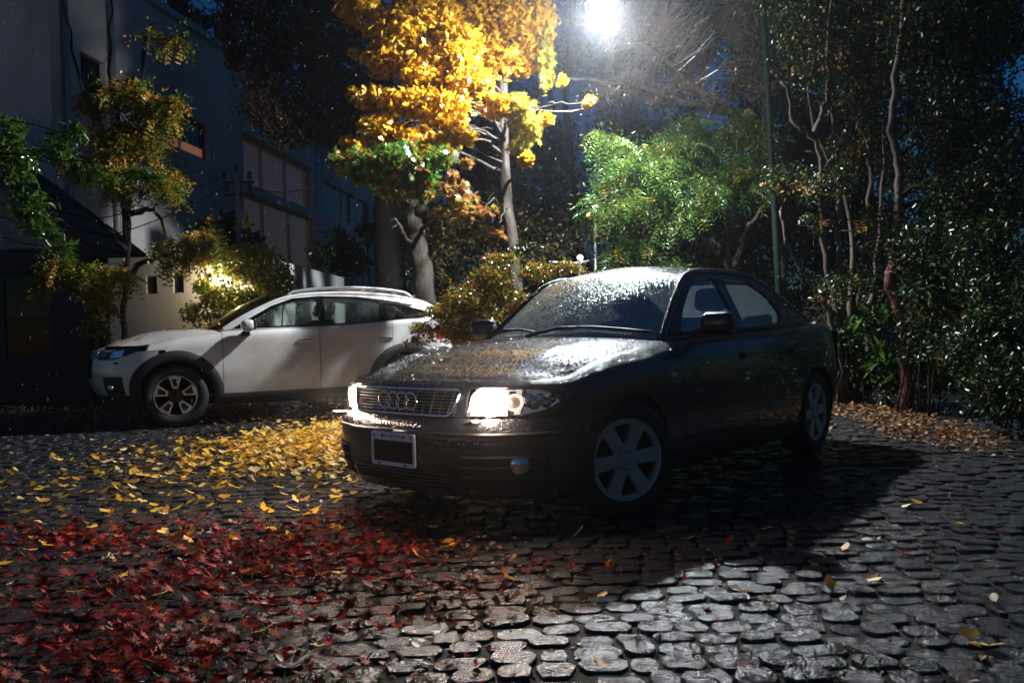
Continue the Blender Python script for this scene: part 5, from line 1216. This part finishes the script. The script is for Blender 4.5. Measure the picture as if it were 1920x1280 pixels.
for s in (1, -1):
    for xc in (0, -WB2):
        g = [[(lambda q: Vector((q.x, q.y*s, q.z)))(s2.p(U2(xc+r*cos(a)), WZ2+r*sin(a), .010+.012*math.sin(pi*k/4), False)) for a in lerpu(-.42 if xc == 0 else -.3, pi+.30, 30)] for k, r in enumerate((AR2-.025, AR2, AR2+.03, AR2+.06, AR2+.085))]
        grid('arch_cladding', g, M['clad'], suv, .02)
        pts = [[Vector((xc+(AR2-.02)*cos(a), s*y, WZ2+(AR2-.02)*sin(a))) for a in lerpu(-.3, pi+.3, 18)] for y in (.60, .885)]; grid('wheel_arch_liner', pts, M['matte'], suv, 0)
    g = [[Vector((x, s*y, z)) for x in lerpu(-.46, -2.20, 12)] for z, y in ((.215, .80), (.25, .875), (.30, .905), (.347, .90))]; grid('sill_cladding', g, M['clad'], suv, .01)
    mm = MB().rbox((-.84, s*1.0-.10, 1.045), (-.69, s*1.0+.10, 1.185), .06, None, 5).build('door_mirror', WP, suv, True, 50)
    MB().box((-.846, s*1.0-.085, 1.06), (-.838, s*1.0+.085, 1.17)).build('mirror_glass', M['pane'], mm); MB().rbox((-.80, s*.94-.09, .99), (-.70, s*.94+.03, 1.05), .025).build('mirror_foot', M['plastic'], mm, True, 50)
    mk = (lambda g: g) if s == 1 else mirror
    us = lerpu(h0, h1, 20)
    ln = grid('headlight', mk([[s2.p(u, lz2(t2_(u))+(hz2(t2_(u))-lz2(t2_(u)))*i/6, .003, False) for u in us] for i in range(7)]), M['lens'], suv, .01)
    us = lerpu(h0+.36*(h1-h0), h0+.62*(h1-h0), 6); grid('reflector', mk([[s2.p(u, lz2(t2_(u))+.012+(hz2(t2_(u))-lz2(t2_(u))-.03)*i/3, -.03, False) for u in us] for i in range(4)]), M['chrome'], ln, 0)
    u = h0+.2*(h1-h0); c = s2.p(u, .82, -.03, False); MB().lathe([(0, .02), (.02, .014), (.03, 0)], 14, Matrix.Translation((c.x, c.y*s, c.z)) @ Matrix.Rotation(radians(60), 4, 'Y')).build('projector_lens', M['chrome'], ln, True)
mb = MB(); mb.box((.62, -.58, .22), (-3.2, .58, .62)).box((-.50, -.82, .23), (-2.15, .82, .64)).box((.60, -.60, .6), (-.45, .60, .80)).box((-2.9, -.78, .6), (-3.25, .78, 1.10)); mb.box((-.42, -.66, .6), (-.52, .66, 1.0)); mb.build('underbody', M['matte'], suv)
def suv_face(o, Ri, h):
    MB().lathe([(Ri+.004, h-.016), (Ri-.012, h-.022), (Ri-.02, -.03), (.05, -.05), (0, -.05)], 40).build('barrel', M['matte'], o, True)
    MB().lathe([(Ri-.014, h-.022), (Ri-.008, h-.010), (Ri, h-.008), (Ri+.005, h-.02)], 44).build('rim_lip', M['machined'], o, True)
    hol = []
    outer = [((Ri-.01)*cos(2*pi*k/50), (Ri-.01)*sin(2*pi*k/50)) for k in range(50)]
    for k in range(5):
        a = radians(72*k+90+36); r1, r2 = .072, Ri-.026
        P_2 = [(r1*cos(a-.20), r1*sin(a-.20))]+[(r2*cos(a+t), r2*sin(a+t)) for t in lerpu(-.30, .30, 5)]+[(r1*cos(a+.20), r1*sin(a+.20))]; hol.append(rounded(P_2, .01))
    MB().slab(outer, hol, lambda a, b, c: Vector((a, b, h-.030+.010*min(1, math.hypot(a, b)/.2)-c)), .03).build('rim', M['dalloy'], o)
    for k in range(5):
        a = radians(72*k+90); ri, ro = .085, Ri-.014
        op = [(ri*cos(a-.30), ri*sin(a-.30))]+[(ro*cos(a+t), ro*sin(a+t)) for t in lerpu(-.30, .30, 5)]+[(ri*cos(a+.30), ri*sin(a+.30))]
        ip = [((ri+.022)*cos(a-.17), (ri+.022)*sin(a-.17))]+[((ro-.022)*cos(a+t), (ro-.022)*sin(a+t)) for t in lerpu(-.20, .20, 5)]+[((ri+.022)*cos(a+.17), (ri+.022)*sin(a+.17))]
        MB().slab(op, [ip], lambda x, y, c: Vector((x, y, h-.012+.008*min(1, math.hypot(x, y)/.2)-c)), .012).build('machined_spoke', M['machined'], o)
    MB().lathe([(.035, h-.03), (.034, h-.012), (.02, h-.008), (0, h-.007)], 20).build('centre_cap', M['dalloy'], o, True)
for s in (1, -1): wheel(suv, 0, s*.775, .352, .228, .225, radians(-6), suv_face, s == 1); wheel(suv, -WB2, s*.775, .352, .228, .225, 0, suv_face, s == 1)
cabin(suv, -.60, 1.03, -2.55)

# ------------------------------------------------------------ fallen leaves
def litter(P, size, T, mat_, key, n1, name, part, each, jitter=.35, kindname=None):
    P = np.array(P); n = len(P); Nn = unit(RNG.normal(size=(n, 3))*jitter*np.array([1, 1, 0])+np.array([0, 0, 1])); D = RNG.normal(size=(n, 3)); D = unit(D-Nn*np.sum(D*Nn, 1, keepdims=True))
    vis_ = (np.abs(P[:, 0]) < .61*P[:, 1]) & (P[:, 1] > 2.1)
    keyv = np.where(vis_, P[:, 1], 99); order = np.argsort(keyv); P, D, Nn = P[order], D[order], Nn[order]
    sc = size*RNG.uniform(.7, 1.2, n); tint = RNG.random(n)
    for i in range(n1):
        o = bpy.data.objects.new(part, leaf_variant(key, T, M[mat_], int(tint[i]*6))); COL.objects.link(o); B = np.cross(Nn[i], D[i]); s = sc[i]
        o.matrix_world = Matrix([[D[i][r]*s, B[r]*s, Nn[i][r]*s, P[i][r]] for r in range(3)]+[[0, 0, 0, 1]]); tag(o, *each)
    if n > n1:
        o = foliage(P[n1:], D[n1:], Nn[n1:], sc[n1:], T, M[mat_], None, key, 0, name, tint=tint[n1:]); return o
def scatter(n, cx, cy, sx, sy, z0=.012, z1=.035):
    return np.stack([RNG.normal(cx, sx, n), RNG.normal(cy, sy, n), RNG.uniform(z0, z1, n)], 1)
def keep(P):
    "no leaf inside a tyre of the black saloon"
    c, s = cos(AUR), sin(AUR); x = (P[:, 0]-AUX)*c+(P[:, 1]-AUY)*s; y = -(P[:, 0]-AUX)*s+(P[:, 1]-AUY)*c
    bad = np.zeros(len(P), bool)
    for xc in (0, -2.607): bad |= (np.abs(x-xc) < .25) & (np.abs(np.abs(y)-.74) < .2)
    return P[~bad & (P[:, 1] > 1.7)]
gold = keep(np.vstack([scatter(4400, -1.30, 7.6, .58, .66, .012, .07), scatter(900, -1.9, 7.0, .8, .8, .012, .05), scatter(300, -2.1, 5.9, 1.2, .9), scatter(60, -1.0, 4.3, 1.3, .8),
    np.stack([RNG.uniform(-2.5, 2.2, 45), RNG.uniform(2.2, 5, 45), RNG.uniform(.012, .03, 45)], 1)]))
litter(gold, .044, TG, 'gold', 'fg', 110, 'ginkgo_litter', 'fallen_ginkgo_leaf', ('fallen yellow ginkgo leaf lying on the wet cobbles', 'leaf', 'fallen ginkgo leaves in the foreground'))
bpy.data.objects['ginkgo_litter']['kind'] = 'stuff'
cl = []
for _ in range(96):
    y = RNG.uniform(2.1, 4.5); x = RNG.uniform(-.66*y-.1, -.10*y-.05)+(.15 if RNG.random() < .2 else 0); k = int(RNG.integers(12, 40)); cl.append(scatter(k, x, y, .17, .13, .010, .05))
for _ in range(24):
    y = RNG.uniform(2.9, 4.4); x = RNG.uniform(-1.6, .25); cl.append(scatter(int(RNG.integers(5, 14)), x, y, .18, .12))
cl.append(scatter(40, .6, 3.2, .7, .8, .01, .03))
red = keep(np.vstack(cl)); litter(red, .034, TM, 'redmaple', 'fr', 180, 'maple_litter', 'fallen_maple_leaf', ('fallen wet red maple leaf in the foreground litter', 'leaf', 'fallen maple leaves in the foreground'), .6); bpy.data.objects['maple_litter']['kind'] = 'stuff'
br = [np.stack([RNG.uniform(-8.5, -.6, 6500), RNG.uniform(9.3, 13.2, 6500), RNG.uniform(.008, .06, 6500)], 1), scatter(900, -1.8, 7.2, 1.0, 1.0)]
t_ = RNG.random(2600); br.append(np.stack([4.15-.55*t_+RNG.normal(0, .28, 2600), 11.5-5.2*t_+RNG.normal(0, .3, 2600), RNG.uniform(.008, .05, 2600)], 1))
o = litter(np.vstack(br), .050, TO, 'brownlitter', 'fb', 0, 'brown_leaf_litter', 'x', None); o['kind'] = 'stuff'
o = litter(keep(np.vstack([scatter(14, *c_, .2, .2, .008, .03) for c_ in [(RNG.uniform(-1.9, -.2), RNG.uniform(2.2, 4.6)) for _ in range(60)]])), .034, TO, 'brownlitter', 'fb', 0, 'dark_leaf_litter', 'x', None); o['kind'] = 'stuff'
o = litter(keep(scatter(70, 1.2, 3.6, .9, 1.1, .01, .03)), .05, TO, 'brownlitter', 'fb', 0, 'scattered_leaf_litter', 'x', None); o['kind'] = 'stuff'
# leaves lying on the white car (things of their own)
c, s = cos(SUR), sin(SUR)
def on_suv(p): return Vector((SUX+p.x*c-p.y*s, SUY+p.x*s+p.y*c, p.z))
spots = []
for _ in range(16): r_, v_ = RNG.integers(2, len(H2)-1), RNG.integers(3, 23); spots.append((H2[r_][v_], 'bonnet'))
for _ in range(22): v_ = RNG.uniform(.1, .9); j = v_*20; q = b2[int(j)].lerp(b2[int(j)+1], j % 1); spots.append((q+Vector((-.05+RNG.uniform(-.08, .08), 0, .03+RNG.uniform(0, .03))), 'bonnet'))
for _ in range(26): r_, v_ = RNG.integers(2, 15), RNG.integers(10, 19); spots.append((ROOF2[r_][v_], 'roof'))
for q, where in spots:
    w_ = on_suv(q); o = bpy.data.objects.new('fallen_ginkgo_leaf', leaf_variant('fg', TG, M['gold'], int(RNG.integers(0, 6)))); COL.objects.link(o)
    o.location = w_+Vector((0, 0, .012)); o.rotation_euler = (RNG.normal()*.4, RNG.normal()*.4, RNG.uniform(0, 6.28)); k = RNG.uniform(.03, .05); o.scale = (k, k, k)
    tag(o, 'yellow leaf lying on the white car '+where, 'leaf', 'leaves on the white car '+where)
o = litter(keep(np.stack([RNG.uniform(-2.6, 2.6, 1500), RNG.uniform(2.0, 6.5, 1500), RNG.uniform(-.004, .006, 1500)], 1)), .016, TO, 'brownlitter', 'fb', 0, 'leaf_crumbs', 'x', None); o['kind'] = 'stuff'
# tufts of moss and grass between the stones
P = np.vstack([scatter(k_, a, b, .10, .07, 0, .003) for k_, a, b in ((90, -.62, 2.35), (60, -1.05, 2.5), (50, -.35, 2.25), (60, -1.3, 2.8), (70, .1, 2.15), (60, -2.6, 7.6), (50, -3.0, 7.2), (60, -.9, 2.15), (40, .9, 2.4), (40, .5, 2.6))])
n = len(P); D, Nn = orient(n, 0, -1.6); o = foliage(P, D, Nn, RNG.uniform(.016, .045, n), TL, M['grass'], None, 'grass', 0, 'grass'); o['kind'] = 'stuff'

# ------------------------------------------------------------ street lamp
pbase = ray(1467, 560, 11.6); pbase.z = 0
sl_ = tag(empty('street_lamp', pbase), 'tall green street lamp pole with a glaring white lamp above the trees', 'street lamp')
top = Vector((ray(1450, 370, 11.6).x-pbase.x-.12, 0, 6.2)); lp = LAMP_POS-pbase
MB().tube([(0, 0, 0), (top.x*.35, 0, 2.2), (top.x, top.y, top.z)], [.05, .044, .036], 12).build('pole', M['greenpole'], sl_, True)
MB().tube(spline([tuple(top-Vector((0, 0, .1))), tuple(top+Vector((-.5, -.2, .30))), tuple(lp+Vector((.5, .25, .75))), tuple(lp+Vector((.05, 0, .35)))], 6), .028, 8).build('arm', M['greenpole'], sl_, True)
hd = MB().lathe([(.03, .38), (.05, .30), (.15, .20), (.20, .10), (.205, .085)], 20, Matrix.Translation(lp)).build('lamp_head', M['greenpole'], sl_, True)
MB().lathe([(.17, .09), (.16, .03), (.10, -.02), (0, -.035)], 20, Matrix.Translation(lp)).build('lamp_bowl', M['ledglow'], hd, True)
a = lamp('lamp_beam', lp+Vector((0, 0, -.09)), LAMP_W, (.90, .95, 1.), .07, sl_, 'SPOT'); a.data.spot_size = radians(164); a.data.spot_blend = .5; a.rotation_euler = Vector((-.42, -.02, -1)).to_track_quat('-Z', 'Y').to_euler()
lamp('lamp_spill', lp+Vector((0, 0, -.10)), LAMP_W*.11, (.90, .95, 1.), .07, sl_)
# garden lights beyond
gb_ = ray(1089, 540, 13.5); gb_.z = 0; gp = ray(1089, 483, 13.5)
gl_ = tag(empty('garden_light', gb_), 'small white globe light on a short post above the rope line', 'lamp')
MB().tube([(0, 0, 0), (0, 0, gp.z-.05)], .03, 8).build('post', M['steel'], gl_, True); MB().lathe([(0, .05), (.035, .035), (.05, 0), (.035, -.035), (0, -.05)], 14, Matrix.Translation((0, 0, gp.z))).build('globe', M['smallglow'], gl_, True)
gb2 = ray(1113, 540, 12.6); gb2.z = 0; gp2 = ray(1116, 390, 12.6)
gl2 = tag(empty('garden_light', gb2), 'pale post light with a glowing yellow leaf among the lace-leaved foliage', 'lamp')
MB().tube([(0, 0, 0), (gp2.x-gb2.x, 0, gp2.z-.05)], .022, 8).build('post', M['steel'], gl2, True); MB().rbox((gp2.x-gb2.x-.05, -.05, gp2.z-.05), (gp2.x-gb2.x+.05, .05, gp2.z+.05), .03).build('globe', M['smallglow'], gl2, True); MB().rbox((gp2.x-gb2.x-.14, -.03, gp2.z-.13), (gp2.x-gb2.x-.03, .03, gp2.z-.07), .02).build('glowing_leaf', M['yellowglow'], gl2, True)  # glowing yellow box stands in for a leaf lit beside the globe
rp_ = [ray(1030, 491, 13.6), ray(1089, 492, 13.5), ray(1150, 474, 13.4)]
o = MB().tube([p-rp_[0] for p in spline(rp_, 5)], .016, 6).build('boundary_rope', M['mullion'], None, True); o.location = rp_[0]; tag(o, 'pale rope sagging beside the small globe light', 'rope')
rp2 = ray(1158, 540, 13.4); rp2.z = 0; o = MB().tube([(0, 0, 0), (ray(1150, 474, 13.4).x-rp2.x, 0, ray(1150, 474, 13.4).z+.9)], .022, 6).build('rope_post', M['twig'], None, True); o.location = rp2; tag(o, 'thin brown post holding the right end of the rope', 'post')

# ------------------------------------------------------------ rain and wet air
n = 2200; Yv = RNG.uniform(4.5, 12.5, n); P = np.stack([RNG.uniform(-.62, .62, n)*Yv, Yv, RNG.uniform(.1, 6.2, n)], 1)
v = np.array([(0, 0, .5), (.06, 0, -.2), (-.03, .05, -.2), (-.03, -.05, -.2), (0, 0, -.5)]); f = np.array([(0, 1, 2), (0, 2, 3), (0, 3, 1), (4, 2, 1), (4, 3, 2), (4, 1, 3)])
V = (P[:, None, :]+np.array([.011, .011, .034])*v[None]*RNG.uniform(.6, 1.2, n)[:, None, None]).reshape(-1, 3); Fc = (np.arange(n)[:, None, None]*5+f[None]).reshape(-1, 3)
M['rain'] = mat('rain_water', (.8, .85, .9), .1, spec=1.); 
o = bpy.data.objects.new('rain', np_mesh('rain', V, Fc, M['rain'])); COL.objects.link(o); o['kind'] = 'stuff'
hm = bpy.data.materials.new('wet_air'); hm.use_nodes = True; t = hm.node_tree; t.nodes.remove(t.nodes['Principled BSDF'])
pv = t.nodes.new('ShaderNodeVolumePrincipled'); pv.inputs['Color'].default_value = (.92, .94, 1, 1); pv.inputs['Density'].default_value = HAZE; pv.inputs['Anisotropy'].default_value = .9
t.links.new(pv.outputs[0], t.nodes['Material Output'].inputs['Volume'])
o = MB().box((-95, -25, -1.2), (95, 165, 22)).build('haze', hm); o['kind'] = 'stuff'
